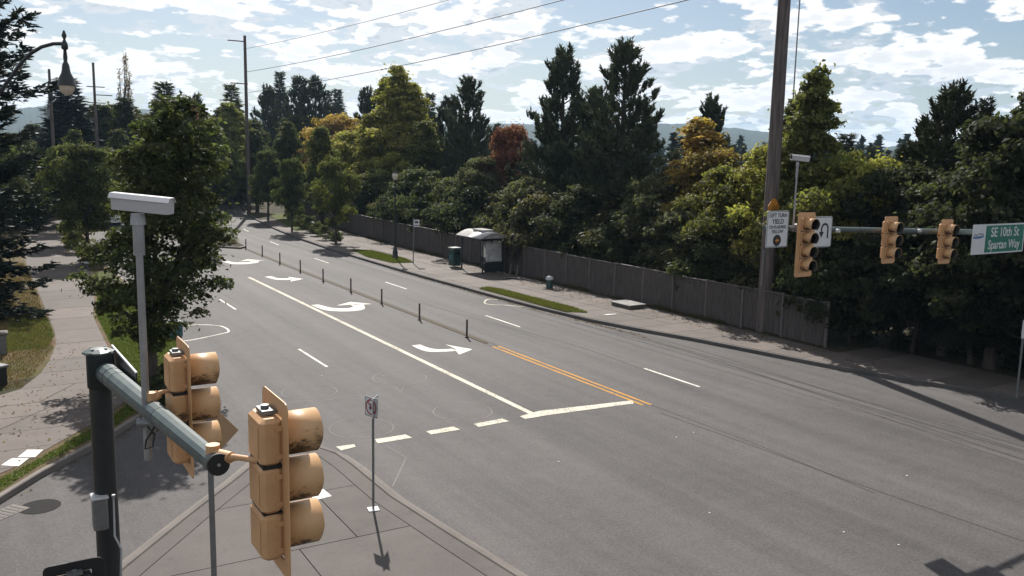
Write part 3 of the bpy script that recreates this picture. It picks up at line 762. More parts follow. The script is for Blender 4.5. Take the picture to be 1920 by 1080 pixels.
TREE['tall'] = [broad(21, 12, 5.8, 150, 32000, .215, 1.2, 'egg', 0.72), broad(22, 12, 5.2, 140, 30000, .21, 1.2, 'egg', 0.68)]
TREE['hedge'] = [broad(61, 3.2, 3.4, 60, 16000, .10, 0.1, 'round', .46)]
TREE['narrow'] = [broad(31, 9, 2.8, 46, 7000, .22, 2.0, 'egg', 0.55)]
TREE['shrub'] = [broad(41, 3.2, 3.4, 30, 7000, .17, 0.1, 'round', .62), broad(42, 3.2, 3.8, 34, 7000, .16, 0.1, 'round', .6)]
TREE['near'] = [broad(57, 9.6, 5.0, 165, 40000, .14, 0.8, 'egg', .55, lean=.15)]
TREE['pine'] = [conifer(1, 15, 3.3), conifer(2, 15, 3.0), conifer(5, 15, 3.5)]
TREE['fir'] = [conifer(3, 13, 2.4, 'fir', .06), conifer(4, 13, 2.1, 'fir', .06)]
TREE['spruce'] = [conifer(8, 15, 4.0, 'fir', .03, 1.0), conifer(9, 22, 4.1, 'column', .02, 1.25)]
def tree(kind, v, x, y, H, Wf, colr, label, name, cat='tree', z=0.0, group=None):
    ms, mt, H0 = TREE[kind][v % len(TREE[kind])]
    s = H/H0; o = thing(name, label, cat, (x, y, z), random.uniform(0, 6.28), group); 
    sx = s*Wf
    o.scale = (sx, sx, s)
    c = put('crown', ms, o); c.color = (*colr, 1)
    if kind in ('shrub', 'hedge'): t = put('stems', mt, o)
    else: t = put('trunk', mt, o)
    return o
# colours
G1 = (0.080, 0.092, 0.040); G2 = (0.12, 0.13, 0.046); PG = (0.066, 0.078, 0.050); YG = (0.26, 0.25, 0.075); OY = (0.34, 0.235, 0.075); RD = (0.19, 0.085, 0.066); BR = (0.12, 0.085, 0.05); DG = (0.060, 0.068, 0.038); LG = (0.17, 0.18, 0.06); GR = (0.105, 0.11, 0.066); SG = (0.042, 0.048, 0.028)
def bx(px, X=None, Y=None):
    w = ray(px, 290.0)
    if X is not None: return w[0]/w[0]*X, w[1]/w[0]*X
    return w[0]/w[1]*Y, Y
def tpx(kind, v, px, pytop, col, label, name, X=None, Y=None, Wf=1.0, cat='tree', group=None):
    x, y = bx(px, X, Y); w = ray(px, pytop); hh = math.hypot(w[0], w[1]); H = CAMH+w[2]/hh*math.hypot(x, y)
    # correct bearing drift due to lean of verticals
    return tree(kind, v, x, y, H, Wf, col, label, name, cat, 0.0, group)
TL = [
 ('pine', 0, 1060, 100, PG, 'tall dark pine, left one of the two tallest pines in the centre', 'pine_tree', 37, None, 1.35),
 ('pine', 1, 1168, 86, PG, 'tallest dark pine, right one of the two tallest pines in the centre', 'pine_tree', 36, None, 1.45),
 ('pine', 2, 1118, 175, PG, 'shorter dark pine filling the gap between the two tallest pines', 'pine_tree', 39, None, 1.5),
 ('pine', 0, 1325, 188, PG, 'dark pine rising behind the orange yellow maple', 'pine_tree', 46, None, 1.3),
 ('spire', 0, 1312, 222, OY, 'orange and yellow autumn maple in front of a dark pine', 'maple_tree', 36, None, 1.85),
 ('maple', 0, 1345, 285, (0.20, 0.15, 0.05), 'amber maple crown close right of the orange autumn maple', 'maple_tree', 35, None, 0.85),
 ('maple', 1, 1385, 320, (0.13, 0.13, 0.042), 'yellow green maple beside the thick wooden pole, on its left', 'maple_tree', 33.5, None, 1.1),
 ('maple', 2, 1235, 330, GR, 'dull green broadleaf between the tallest pine and the orange maple', 'broadleaf_tree', 34, None, 1.0),
 ('pine', 1, 878, 150, PG, 'dark pine with a rounded top left of the red maple', 'pine_tree', 41, None, 1.35),
 ('pine', 2, 840, 190, PG, 'lower pine close on the left of the round topped pine', 'pine_tree', 44, None, 1.3),
 ('spire', 1, 745, 126, YG, 'tall yellow green maple with several pointed tops behind the street lamp', 'maple_tree', 38, None, 1.25),
 ('spire', 0, 722, 146, YG, 'yellow green pointed tree on the left shoulder of the many topped maple', 'broadleaf_tree', 39, None, 1.1),
 ('spire', 1, 775, 158, YG, 'yellow green pointed tree on the right shoulder of the many topped maple', 'broadleaf_tree', 39, None, 1.2),
 ('tall', 1, 700, 215, YG, 'yellow green broadleaf left of the tall many topped maple', 'broadleaf_tree', 37, None, 1.2),
 ('tall', 1, 800, 230, G2, 'mid green broadleaf right of the tall many topped maple', 'broadleaf_tree', 37.5, None, 1.2),
 ('pine', 0, 690, 170, PG, 'small dark pine crown behind the yellow green maples', 'pine_tree', 50, None, 1.35),
 ('pine', 1, 563, 148, PG, 'dark pine in the middle of the cluster right of the far utility pole', 'pine_tree', 48, None, 1.35),
 ('pine', 2, 592, 150, PG, 'dark pine on the right of the cluster beside the far utility pole', 'pine_tree', 50, None, 1.3),
 ('pine', 0, 502, 165, PG, 'dark pine nearest the far utility pole on its right', 'pine_tree', 46, None, 1.35),
 ('fir', 0, 526, 136, PG, 'narrow pointed fir rising out of the pine cluster', 'fir_tree', 56, None, 1.1),
 ('fir', 1, 617, 170, PG, 'left one of two small pointed firs in the notch of the treeline', 'fir_tree', 70, None, 1.1),
 ('fir', 0, 634, 168, PG, 'right one of two small pointed firs in the notch of the treeline', 'fir_tree', 66, None, 1.2),
 ('maple', 2, 630, 215, OY, 'small yellow autumn tree below the two pointed firs', 'maple_tree', 44, None, 1.0),
 ('maple', 0, 660, 250, YG, 'yellow tinged broadleaf under the small yellow autumn tree', 'broadleaf_tree', 38, None, 1.1),
 ('maple', 1, 955, 240, RD, 'red autumn maple left of the tallest pines', 'maple_tree', 37, None, 0.62),
 ('maple', 0, 905, 300, GR, 'grey green broadleaf in front of the round topped pine', 'broadleaf_tree', 34.5, None, 0.9),
 ('maple', 2, 1000, 335, GR, 'grey green broadleaf behind the fence right of the bus shelter', 'broadleaf_tree', 33.5, None, 1.1),
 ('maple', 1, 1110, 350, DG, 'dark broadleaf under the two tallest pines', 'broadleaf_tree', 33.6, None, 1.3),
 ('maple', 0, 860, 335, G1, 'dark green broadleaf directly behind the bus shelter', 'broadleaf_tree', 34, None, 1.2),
 ('maple', 1, 790, 320, G1, 'dark green broadleaf behind the bus stop sign', 'broadleaf_tree', 34.5, None, 1.2),
 ('maple', 2, 715, 320, G2, 'green broadleaf behind the street lamp at fence level', 'broadleaf_tree', 35, None, 1.2),
 ('fir', 0, 935, 232, PG, 'slim distant fir beside the red maple', 'fir_tree', 75, None, 1.1),
 ('fir', 1, 805, 175, PG, 'slim dark fir peeping out right of the many topped maple', 'fir_tree', 58, None, 1.2),
 ('spire', 1, 1521, 130, G2, 'tall slender broadleaf right of the thick wooden pole', 'broadleaf_tree', 33.5, None, 0.95),
 ('spire', 0, 1484, 188, G2, 'lower broadleaf between the thick wooden pole and the slender tree', 'broadleaf_tree', 35, None, 0.95),
 ('maple', 0, 1480, 270, YG, 'yellow green bush like maple behind the arm mounted detector', 'maple_tree', 33.4, None, 0.9),
 ('maple', 2, 1560, 290, LG, 'bright green broadleaf behind the left pair of arm signals', 'broadleaf_tree', 33.6, None, 0.95),
 ('maple', 1, 1635, 305, YG, 'yellowish broadleaf behind the middle arm signal', 'broadleaf_tree', 34.5, None, 0.9),
 ('fir', 0, 1586, 252, PG, 'small distant fir on the horizon, left of the ridge dip', 'fir_tree', 52, None, 1.5),
 ('fir', 1, 1690, 282, PG, 'small distant fir just left of the right hand conifer group', 'fir_tree', 56, None, 1.7),
 ('fir', 1, 1635, 275, PG, 'bent looking distant fir in the ridge dip', 'fir_tree', 60, None, 1.2),
 ('pine', 2, 1782, 172, SG, 'dense dark conifer left of the pair above the street name sign', 'conifer_tree', 37, None, 1.45),
 ('pine', 1, 1735, 230, SG, 'lower dark conifer on the left shoulder of the dense conifer', 'conifer_tree', 39, None, 1.3),
 ('spruce', 0, 1838, 185, SG, 'thinner grey green spruce above the street name sign', 'spruce_tree', 36, None, 0.8),
 ('maple', 0, 1893, 225, SG, 'green broadleaf at the right edge of the picture above the sign', 'broadleaf_tree', 33, None, 0.9),
 ('tall', 0, 1935, 160, SG, 'tall broadleaf cut by the right edge of the picture', 'broadleaf_tree', 34, None, 0.8),
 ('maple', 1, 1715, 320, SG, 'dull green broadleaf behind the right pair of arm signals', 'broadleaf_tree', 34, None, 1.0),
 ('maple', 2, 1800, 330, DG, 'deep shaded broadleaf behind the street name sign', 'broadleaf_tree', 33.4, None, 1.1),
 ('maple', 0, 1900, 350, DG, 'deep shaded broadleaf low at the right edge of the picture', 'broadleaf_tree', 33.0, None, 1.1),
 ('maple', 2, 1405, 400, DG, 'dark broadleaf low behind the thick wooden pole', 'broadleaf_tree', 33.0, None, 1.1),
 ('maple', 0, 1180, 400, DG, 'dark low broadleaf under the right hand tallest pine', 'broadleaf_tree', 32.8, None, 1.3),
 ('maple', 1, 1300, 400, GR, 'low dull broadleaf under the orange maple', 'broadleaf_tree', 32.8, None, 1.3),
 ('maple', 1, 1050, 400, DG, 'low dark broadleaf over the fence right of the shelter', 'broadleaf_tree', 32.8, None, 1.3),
]
for kd, v, px, py, c_, lab, nm, X, Y, Wf in TL: tpx(kd, v, px, py, c_, lab, nm, X, Y, Wf)
# left half beyond the bend
TL2 = [
 ('fir', 0, 128, 148, (0.030, 0.042, 0.040), 'bluish pointed spruce standing under the bell shaped street luminaire', 'spruce_tree', 118, 2.3),
 ('fir', 1, 313, 155, G1, 'pointed fir in the left treeline with a lit tip', 'fir_tree', 120, 1.9),
 ('fir', 0, 232, 185, G1, 'dark fir under the bare upright poplar', 'fir_tree', 125, 1.8),
 ('pine', 0, 372, 182, G1, 'dark pine left of the far utility pole with an orange neighbour', 'pine_tree', 135, 1.1),
 ('pine', 2, 350, 205, G1, 'lower dark pine left of the orange tinted treetop', 'pine_tree', 130, 1.1),
 ('fir', 1, 438, 158, G2, 'pale pointed fir just left of the far utility pole', 'fir_tree', 140, 1.6),
 ('tall', 0, 430, 195, LG, 'light green broadleaf left of the far utility pole', 'broadleaf_tree', 120, 1.0),
 ('tall', 1, 395, 220, G2, 'green broadleaf over the road bend', 'broadleaf_tree', 110, 1.1),
 ('maple', 1, 372, 212, (0.36, 0.17, 0.08), 'orange tinted treetop in the left treeline', 'maple_tree', 132, .4),
 ('tall', 0, 285, 235, G1, 'dark broadleaf in the middle of the left treeline', 'broadleaf_tree', 105, 1.2),
 ('tall', 1, 225, 245, G1, 'dark broadleaf left of the treeline middle', 'broadleaf_tree', 112, 1.2),
 ('maple', 2, 180, 280, G2, 'green broadleaf right of the bluish spruce', 'broadleaf_tree', 100, 1.2),
 ('tall', 1, 340, 250, G1, 'dark green broadleaf above the near street tree', 'broadleaf_tree', 96, 1.1),
 ('maple', 0, 60, 292, G1, 'dark broadleaf left of the bluish spruce', 'broadleaf_tree', 105, 1.2),
 ('maple', 1, 20, 285, G1, 'dark broadleaf behind the edge conifer', 'broadleaf_tree', 100, 1.2),
 ('tall', 0, 480, 245, G1, 'dark broadleaf right of the far utility pole foot', 'broadleaf_tree', 112, 1.0),
 ('tall', 1, 540, 230, G1, 'dark broadleaf in front of the pine cluster', 'broadleaf_tree', 100, 1.0),
 ('tall', 0, 600, 240, G2, 'green broadleaf in front of the pine cluster on the right', 'broadleaf_tree', 92, 1.0),
]
for kd, v, px, py, c_, lab, nm, Y, Wf in TL2: tpx(kd, v, px, py, c_, lab, nm, None, Y, Wf)
# bare upright poplar
x, y = bx(237, Y=128)
pt = thing('poplar_tree', 'bare looking upright poplar poking above the left treeline', 'tree', (x, y, 0))
b = MB(); b.tube([(0, 0, 0), (0, 0, 8), (.1, 0, 15)], [.3, .2, .1], 8)
_r = random.Random(4); tips = []
for i in range(13):
    a = _r.uniform(0, 6.28); z0 = _r.uniform(5, 15); h = _r.uniform(5, 7.5); q = _r.uniform(.3, 1.0)
    z1 = min(20.6, z0+h); b.tube([(0, 0, z0), (q*math.cos(a)*.7, q*math.sin(a)*.7, z0+(z1-z0)*.35), (q*math.cos(a), q*math.sin(a), z1)], [.09, .07, .03], 5, cap=False); tips.append((q*math.cos(a), q*math.sin(a), z0, z1))
b.build('trunk', M['bark'], pt)
_g = np.random.RandomState(9); n = 2600; tt = np.array(tips)[_g.randint(0, len(tips), n)]; f = _g.rand(n)**.7
P = np.stack([tt[:, 0]*np.minimum(1, f*2), tt[:, 1]*np.minimum(1, f*2), tt[:, 2]+(tt[:, 3]-tt[:, 2])*f], 1)+_g.randn(n, 3)*[.16, .16, .2]
c = put('crown', leafmesh('crown', leaves(P, unit(_g.randn(n, 3)), .16+.1*_g.rand(n), _g), 4, _g.rand(n), _g.rand(n), M['leaf']), pt); c.color = (.20, .16, .12, 1)
# left verge street trees
STREET = [
 ('maple', 0, 6.3, 66, 7.9, 0.74, G1, 'street tree on the left verge beside the dark domed bin'),
 ('maple', 1, 6.1, 78, 7.8, 0.62, G1, 'street tree on the left verge behind the one by the domed bin'),
 ('maple', 2, 6.8, 90, 8.0, 0.62, G2, 'third street tree along the left verge'),
 ('tall', 0, 9.0, 101, 9.5, 0.9, G1, 'far street tree of the left verge at the bend'),
 ('maple', 1, 1.2, 88, 8.0, 1.0, G1, 'dark tree closing the far end of the left footpath'),
 ('maple', 0, 3.6, 112, 9.0, 1.1, G1, 'leafy tree across the far end of the left footpath'),
 ('maple', 2, -1.0, 72, 8.5, 1.0, DG, 'dark tree on the lawn side of the left footpath'),
]
for kd, v, x, y, H, Wf, c_, lab in STREET: tree(kd, v, x, y, H, Wf, c_, lab, 'street_tree')
# the near tree on the left verge
nt_ = tree('near', 0, 4.75, 31.2, 9.5, 1.1, (0.068, 0.080, 0.036), 'leafy street tree beside the tall white detector pole, nearest to the camera', 'street_tree'); nt_.rotation_euler = (0, 0, 0)
# big edge spruce
tree('spruce', 1, -1.7, 48.0, 23, 1.0, (0.026, 0.034, 0.030), 'tall dark spruce cut by the left edge, right beside the lawn', 'spruce_tree')
tree('spruce', 1, -4.2, 58.0, 22, 1.0, (0.026, 0.034, 0.028), 'dark spruce behind the one cut by the left edge', 'spruce_tree')
# right verge street trees
for kd, v, px, py, Yv, Wf, c_, lab in [
 ('maple', 1, 545, 300, 84, 0.62, G1, 'small street tree on the right verge, left of the pair by the bend'),
 ('maple', 2, 628, 295, 71, 0.60, G2, 'small street tree on the right verge, right of the pair by the bend'),
 ('maple', 0, 500, 285, 98, 0.7, G1, 'street tree farthest along the right verge beside the far utility pole')]:
    tpx(kd, v, px, py, c_, lab, 'street_tree', None, Yv, Wf)
# shrubs
SHR = []
for i, (x, y, h) in enumerate([(27.8, 86, 1.5), (27.3, 82, 1.6), (26.8, 78.5, 1.4), (26.2, 74.5, 1.3), (26.1, 71.5, 1.2), (28.8, 90, 1.7)]):
    SHR.append(tree('shrub', i, x, y, h, 0.95, G1, 'clipped dark shrub in the row along the right kerb before the street lamp', 'shrub', 'shrub', 0.1, 'shrubs along the right kerb'))
for i, (x, y, h) in enumerate([(6.0, 62.5, 1.3), (6.0, 71, 1.7), (6.2, 75, 1.6), (6.6, 82, 1.6)]):
    tree('shrub', i, x, y, h, 1.0, G2, 'low green shrub on the left verge between the street trees', 'shrub', 'shrub', 0.1, 'shrubs along the left verge')
for i, (x, y, h, w) in enumerate([(4.2, 27.2, 1.0, 1.0), (4.9, 29.6, .8, 1.0)]):
    tree('shrub', i, x, y, h, w, DG, ('low dark shrub at the foot of the near tree by the dark signal pole', 'small dark shrub behind the low one at the near tree')[i], 'shrub', 'shrub', 0.1)
# hedge on the right, in deep shade
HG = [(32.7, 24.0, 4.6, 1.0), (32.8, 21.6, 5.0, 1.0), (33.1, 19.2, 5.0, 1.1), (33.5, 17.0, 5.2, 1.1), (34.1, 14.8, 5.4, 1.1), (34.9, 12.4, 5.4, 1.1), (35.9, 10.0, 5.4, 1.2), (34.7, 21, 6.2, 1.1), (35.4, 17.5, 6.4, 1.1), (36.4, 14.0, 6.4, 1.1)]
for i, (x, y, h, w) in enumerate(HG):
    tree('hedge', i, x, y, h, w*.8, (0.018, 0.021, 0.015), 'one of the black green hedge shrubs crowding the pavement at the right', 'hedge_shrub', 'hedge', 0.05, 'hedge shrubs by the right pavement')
for i, (px, py, c_, lab) in enumerate([(1530, 525, LG, 'yellow green shrub hanging over the fence end below the four lamp signal'), (1625, 560, GR, 'grey green leaf cluster hanging in front of the dark hedge')]):
    x, y, z = onX(px, py, 31.3); o = tree('shrub', i, x, y, 1.3, 0.55, c_, lab, 'shrub', 'shrub', z-.7)
US = np.random.RandomState(21)
for i, (X, Y, h) in enumerate(((-3.0, 43.5, 4.5), (-3.4, 50, 6.0), (-1.6, 54.5, 5.5), (-3, 60, 6), (-1.2, 65, 6))):
    tree('shrub', i, X, Y, h, .8, (0.020, 0.026, 0.020), ('black green shrub at the foot of the edge spruce, nearest the camera', 'black green shrub filling under the edge spruce', 'dark shrub on the path side behind the edge spruce', 'tall dark shrub deeper behind the edge spruce', 'tall dark shrub beside the left footpath past the edge spruce')[i], 'shrub', 'shrub', 0.05)
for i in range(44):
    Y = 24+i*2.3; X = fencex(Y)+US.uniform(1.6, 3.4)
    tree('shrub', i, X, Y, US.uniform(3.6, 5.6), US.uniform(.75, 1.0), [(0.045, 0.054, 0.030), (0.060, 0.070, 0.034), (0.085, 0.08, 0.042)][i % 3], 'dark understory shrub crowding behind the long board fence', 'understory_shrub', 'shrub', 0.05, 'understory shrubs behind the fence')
for i in range(26):
    Y = 84+US.uniform(0, 40); X = 5.5-i*1.15+US.uniform(-1, 1) if i < 18 else US.uniform(2, 6)
    tree('shrub', i, X, Y+8, US.uniform(4, 6.5), US.uniform(.8, 1.1), [(0.026, 0.034, 0.020), (0.034, 0.044, 0.024)][i % 2], 'dark understory shrub closing off the far end of the left lawn', 'understory_shrub', 'shrub', 0.05, 'understory shrubs beyond the left lawn')
for i in range(34):
    Y = 145+US.uniform(0, 35); X = 10+i*1.15+US.uniform(-1, 1)
    tree('tall', i, X, Y, US.uniform(9, 14), 1.45, [(0.045, 0.055, 0.03), (0.06, 0.072, 0.03), (.085, .09, .04)][i % 3], 'dark tree in the wall of trees closing the avenue beyond the bend', 'broadleaf_tree', 'tree', 0.0, 'trees closing the avenue beyond the bend')
for i in range(16):
    X, Y = bx(15+i*29, Y=118+US.uniform(0, 22)); 
    tree('tall', i, X, Y, US.uniform(7.0, 8.5) if i < 6 else US.uniform(11.5, 14), 1.3, [(0.075, 0.085, 0.042), (0.11, 0.115, 0.045)][i % 2], 'dark leafy tree in the belt under the left hand skyline', 'broadleaf_tree', 'tree', 0.0, 'leafy belt under the left skyline')
# far filler treeline behind the named trees: one wooded mass
rng = np.random.RandomState(5)
def far_wood():
    V = []; T = []
    n_tree = 420; P = []
    for i in range(n_tree):
        az = rad(rng.uniform(-8, 75)); d = rng.uniform(170, 420)
        H = rng.uniform(9, 13.5) if d < 260 else rng.uniform(10, 17)
        x, y = math.sin(az)*d, math.cos(az)*d
        if az < rad(18) : H *= .8
        nb = 170; t = rng.rand(nb)**.8; R = (1-t)*H*.20+.2; a = rng.rand(nb)*6.283
        c = np.stack([x+R*np.cos(a), y+R*np.sin(a), t*H], 1); dd = np.stack([np.cos(a), np.sin(a), -.25+rng.rand(nb)*.5], 1)
        l = (0.9+rng.rand(nb)*1.1)[:, None]*(H/13); s = unit(np.cross(dd, rng.randn(nb, 3)))*l*.42
        v = np.empty((nb, 3, 3)); v[:, 0] = c-dd*l*.5-s; v[:, 1] = c-dd*l*.5+s; v[:, 2] = c+dd*l*.6
        V.append(v); T.append(np.clip(rng.rand()*.6+rng.rand(nb)*.4, 0, 1))
    V = np.concatenate(V); T = np.concatenate(T)
    me = leafmesh('distant_wood', V, 3, T, rng.rand(len(T)), M['needle']); o = put('distant_wood', me); o.color = (0.032, 0.045, 0.036, 1)
    tag(o, 'distant dark wood filling the gaps below the ridge', 'wood', kind='stuff')
far_wood()
# grass blades
def inpoly(P, poly):
    x, y = P[:, 0], P[:, 1]; c = np.zeros(len(P), bool); n = len(poly)
    for i in range(n):
        x1, y1 = poly[i]; x2, y2 = poly[(i+1) % n]
        m_ = ((y1 > y) != (y2 > y)) & (x < (x2-x1)*(y-y1)/((y2-y1) if y2 != y1 else 1e-9)+x1); c ^= m_
    return c
def blades(name, poly, n, h, col, z, wdt=0.012, lab='short green grass on the verge'):
    P = np.array(poly); lo, hi = P.min(0), P.max(0); q = lo+rng.rand(n*4, 2)*(hi-lo); q = q[inpoly(q, poly)][:n]; n = len(q)
    b0 = np.concatenate([q, np.full((n, 1), z)], 1); a = rng.rand(n)*6.283; s = np.stack([np.cos(a), np.sin(a), 0*a], 1)*wdt
    V = np.empty((n, 3, 3)); V[:, 0] = b0-s; V[:, 1] = b0+s; V[:, 2] = b0+np.concatenate([rng.randn(n, 2)*h*.45, (h*(.5+.8*rng.rand(n)))[:, None]], 1)
    me = leafmesh(name, V, 3, rng.rand(n), rng.rand(n), M['grassblade']); o = put(name, me); o.color = (*col, 1); tag(o, lab, 'grass', kind='stuff'); return o
blades('grass', [p for p in TURF['left_kerb_verge'] if p[1] < 60], 60000, 0.07, (0.10, 0.13, 0.03), KH-.01, .012, 'short green grass on the left kerb verge')
blades('grass', TURF['near'], 9000, 0.09, (0.13, 0.14, 0.035), KH+.02, .015, 'grass of the near strip by the right kerb')
blades('grass', TURF['far'], 9000, 0.09, (0.11, 0.13, 0.03), KH+.02, .02, 'grass of the strip round the street lamp foot')
blades('dry_grass', [(-4, 30), (0.9, 31.6), (2.2, 37.6), (2.4, 50), (2.4, 66), (-4, 66)], 60000, 0.08, (0.16, 0.12, 0.06), KH-.01, .014, 'dry brown grass on the left lawn')
blades('grass', [(0.2, 37.5), (2.0, 37.6), (2.38, 40), (2.4, 45.5), (1.0, 45)], 7000, 0.08, (0.10, 0.125, 0.035), KH-.01, .014, 'greener patch of lawn beside the left footpath')
ORD = ['first', 'second', 'third', 'fourth', 'fifth', 'sixth', 'seventh', 'eighth', 'ninth', 'tenth', 'eleventh']
for gname, txt_, key in (('shrubs along the right kerb', 'clipped dark shrub on the right kerb, %s from the street lamp', lambda o: o.location.y), ('shrubs along the left verge', 'low green shrub on the left verge, %s along the verge from the camera', lambda o: o.location.y), ('hedge shrubs by the right pavement', 'black green hedge shrub by the right pavement, %s past the fence end', lambda o: -o.location.y), ('pale scraps on the road', 'tiny pale scrap on the asphalt, %s counted from the left of the picture', lambda o: o.get('px', 0))):
    g_l = sorted([o for o in COL.objects if o.get('group') == gname], key=key)
    for i_, o in enumerate(g_l): o['label'] = txt_ % ORD[min(i_, 10)]
q_ = []
for y_ in np.arange(24, 92, .02):
    if math.sin(y_*1.7)+math.sin(y_*.61+1)+rng.rand()*1.2 > .9: q_.append((fencex(y_)-.1-abs(rng.randn())*.14, y_))
q_ = np.repeat(np.array(q_), 7, 0)+rng.randn(len(q_)*7, 2)*.06; n_ = len(q_); V = np.empty((n_, 3, 3)); b0 = np.concatenate([q_, np.full((n_, 1), KH)], 1); V[:, 0] = b0-[.012, 0, 0]; V[:, 1] = b0+[.012, 0, 0]; V[:, 2] = b0+np.concatenate([rng.randn(n_, 2)*.08, (.06+.18*rng.rand(n_))[:, None]], 1)
o = put('weeds', leafmesh('weeds', V, 3, rng.rand(n_), rng.rand(n_), M['grassblade'])); o.color = (.09, .085, .04, 1); tag(o, 'thin weeds along the foot of the board fence', 'weeds', kind='stuff')
def litterleaves(poly, n, z, lab):
    P = np.array(poly); lo, hi = P.min(0), P.max(0); q = lo+rng.rand(n*4, 2)*(hi-lo); q = q[inpoly(q, poly)][:n]; n = len(q)
    C = np.concatenate([q, np.full((n, 1), z+.008)], 1); nr = unit(np.array([0, 0, 1.0])+rng.randn(n, 3)*.25)
    o = put('fallen_leaves', leafmesh('fallen_leaves', leaves(C, nr, .05+.05*rng.rand(n), rng), 4, rng.rand(n), rng.rand(n), M['leaf'])); o.color = (.16, .10, .05, 1); tag(o, lab, 'leaves', kind='stuff')
litterleaves([(29.0, 20), (30.2, 20), (30.2, 80), (28.6, 80), (27.8, 40)], 2600, KH, 'fallen leaves on the right pavement by the fence')
litterleaves([(25.4, 30), (24.5, 38), (24.1, 55), (23.9, 55), (24.2, 38), (25.0, 29)], 900, 0, 'fallen leaves in the right gutter')
litterleaves([(-1, 20), (3.2, 25.4), (6, 32), (6.2, 34), (5, 30.5), (2.8, 25.5), (-.8, 20.2)][:7], 500, 0, 'fallen leaves in the slip lane gutter')
litterleaves([(0, 23), (4, 28), (4.2, 36), (2, 40), (0.3, 31)], 350, KH, 'fallen leaves on the left pavement')
# ------------------------------------------------------------------ planted median
md = thing('median_planter', 'raised kerbed median planter with tufts of ornamental grass', 'planter', (0, 0, 0))
MP = [(17.9, 71.2), (15.7, 73.8), (14.9, 76.5), (14.9, 82), (17.6, 104), (23.4, 106), (19.7, 86), (18.9, 78), (18.55, 72.0)]
MB().prism(MP, 0, 0.14).build('kerb', M['kerb'], md); MB().prism([(p[0]*.96+.04*17.6, p[1]*.96+.04*84) for p in MP], 0.1, 0.17).build('soil', M['soil'], md)
C = []; nT = 150
V = []
pin = [(p[0]*.92+.08*17.3, p[1]*.92+.08*84) for p in MP]
q = np.array(MP).min(0)+rng.rand(900, 2)*(np.array(MP).max(0)-np.array(MP).min(0)); q = q[inpoly(q, pin)][:230]
for c0 in q:
    n = 70; a = rng.rand(n)*6.283; e = rng.rand(n)*.9+.25; l = 0.95*(.6+.6*rng.rand(n)); d_ = np.stack([np.cos(a)*np.cos(e), np.sin(a)*np.cos(e), np.sin(e)], 1)
    b0 = np.array([c0[0], c0[1], .15])+rng.randn(n, 3)*[.1, .1, 0]; s = np.stack([-np.sin(a), np.cos(a), 0*a], 1)*.022
    v = np.empty((n, 3, 3)); v[:, 0] = b0-s; v[:, 1] = b0+s; v[:, 2] = b0+d_*l[:, None]; V.append(v)
V = np.concatenate(V)
og = put('ornamental_grass', leafmesh('ornamental_grass', V, 3, rng.rand(len(V)), rng.rand(len(V)), M['grassblade']), md); og.color = (0.20, 0.185, 0.14, 1); og['kind'] = 'stuff'
# ------------------------------------------------------------------ fence
fen = thing('wooden_fence', 'long grey vertical board fence behind the right pavement', 'fence', (FX, 20, 0))
pm_ = {}
def panel_mesh(w, var):
    b = MB(); rr = random.Random(var); n = int(round(w/0.145)); bw = w/n
    for i in range(n):
        hh = 1.85+rr.uniform(-.03, .03); b.box((rr.uniform(-.004, .004), (i+.5)*bw, 0.08+hh/2), (0.02, bw-0.012, hh))
    b.box((0.028, w/2, .45), (.035, w, .09)); b.box((0.028, w/2, 1.65), (.035, w, .09)); return b.mesh('board_panel', M['fence'])
PMs = [panel_mesh(2.4, v) for v in range(4)]
PB = MB().box((0, 0, 1.0), (.1, .1, 2.06), bev=.01).mesh('fence_post', M['fencecap'])
CB = MB().box((0, 1.2, 1.965), (.13, 2.42, .035)).mesh('cap_rail', M['fencecap'])
yy = 23.9; i = 0
while yy < 132:
    x0, x1 = fencex(yy), fencex(yy+2.4); an = math.atan2(-(x1-x0), 2.4); sc = math.hypot(x1-x0, 2.4)/2.4
    for nm, me in (('board_panel', PMs[i % 4]), ('cap_rail', CB), ('fence_post', PB)):
        o = put(nm, me, fen, (x0-FX+(0 if nm != 'fence_post' else -.02)+random.uniform(-.012, .012), yy-20, 0.1+0.025*math.sin(i*1.7)), (0, random.uniform(-.012, .012), an))
    yy += 2.4*math.cos(an)*sc; i += 1
# ------------------------------------------------------------------ utility poles and wires
up = thing('utility_pole', 'thick weathered wooden utility pole behind the left turn yield sign', 'utility pole', (30.55, 27.6, 0))
MB().tube([(0, 0, -.2), (0, 0, 8), (0, 0, 20.0)], [.335, .30, .25], 18).build('pole', M['polewood'], up)
for zc in (19.0, 17.4): MB().box((0, 0.28, zc), (2.6, .11, .14)).build('crossarm', M['polewood'], up)
tip = MB().box((-.34, -.06, 3.1), (.03, .12, 1.6)); tip.build('conduit', M['steel'], up)
x, y, z = onY(1451, 384, 27.2)
ow = thing('warning_sign', 'orange pointed plate fixed on the thick wooden pole above the yield sign', 'sign', (x, y, z))
MB().prism([(-.32, -.25), (.32, -.25), (.36, -.05), (.08, .28), (-.08, .28), (-.36, -.05)], -0.01, 0.01).build('plate', M['orange'], ow, rot=(rad(90), 0, 0))
MB().box((0, .1, 0), (.06, .2, .06)).build('bracket', M['steel'], ow)
fp = thing('utility_pole', 'tall slim utility pole with short crossarms at the road bend', 'utility pole', (*gr(467, 402), 0))
fx, fy = fp.location[0], fp.location[1]
MB().tube([(0, 0, -.1), (0, 0, 21.6)], [.26, .17], 10).build('pole', M['polewood'], fp)
arms = [(20.9, -1.0), (15.9, -.8), (16.5, .3)]
for zc, dx in arms[:2]: MB().box((dx, 0, zc), (2.1, .12, .12)).build('crossarm', M['polewood'], fp)
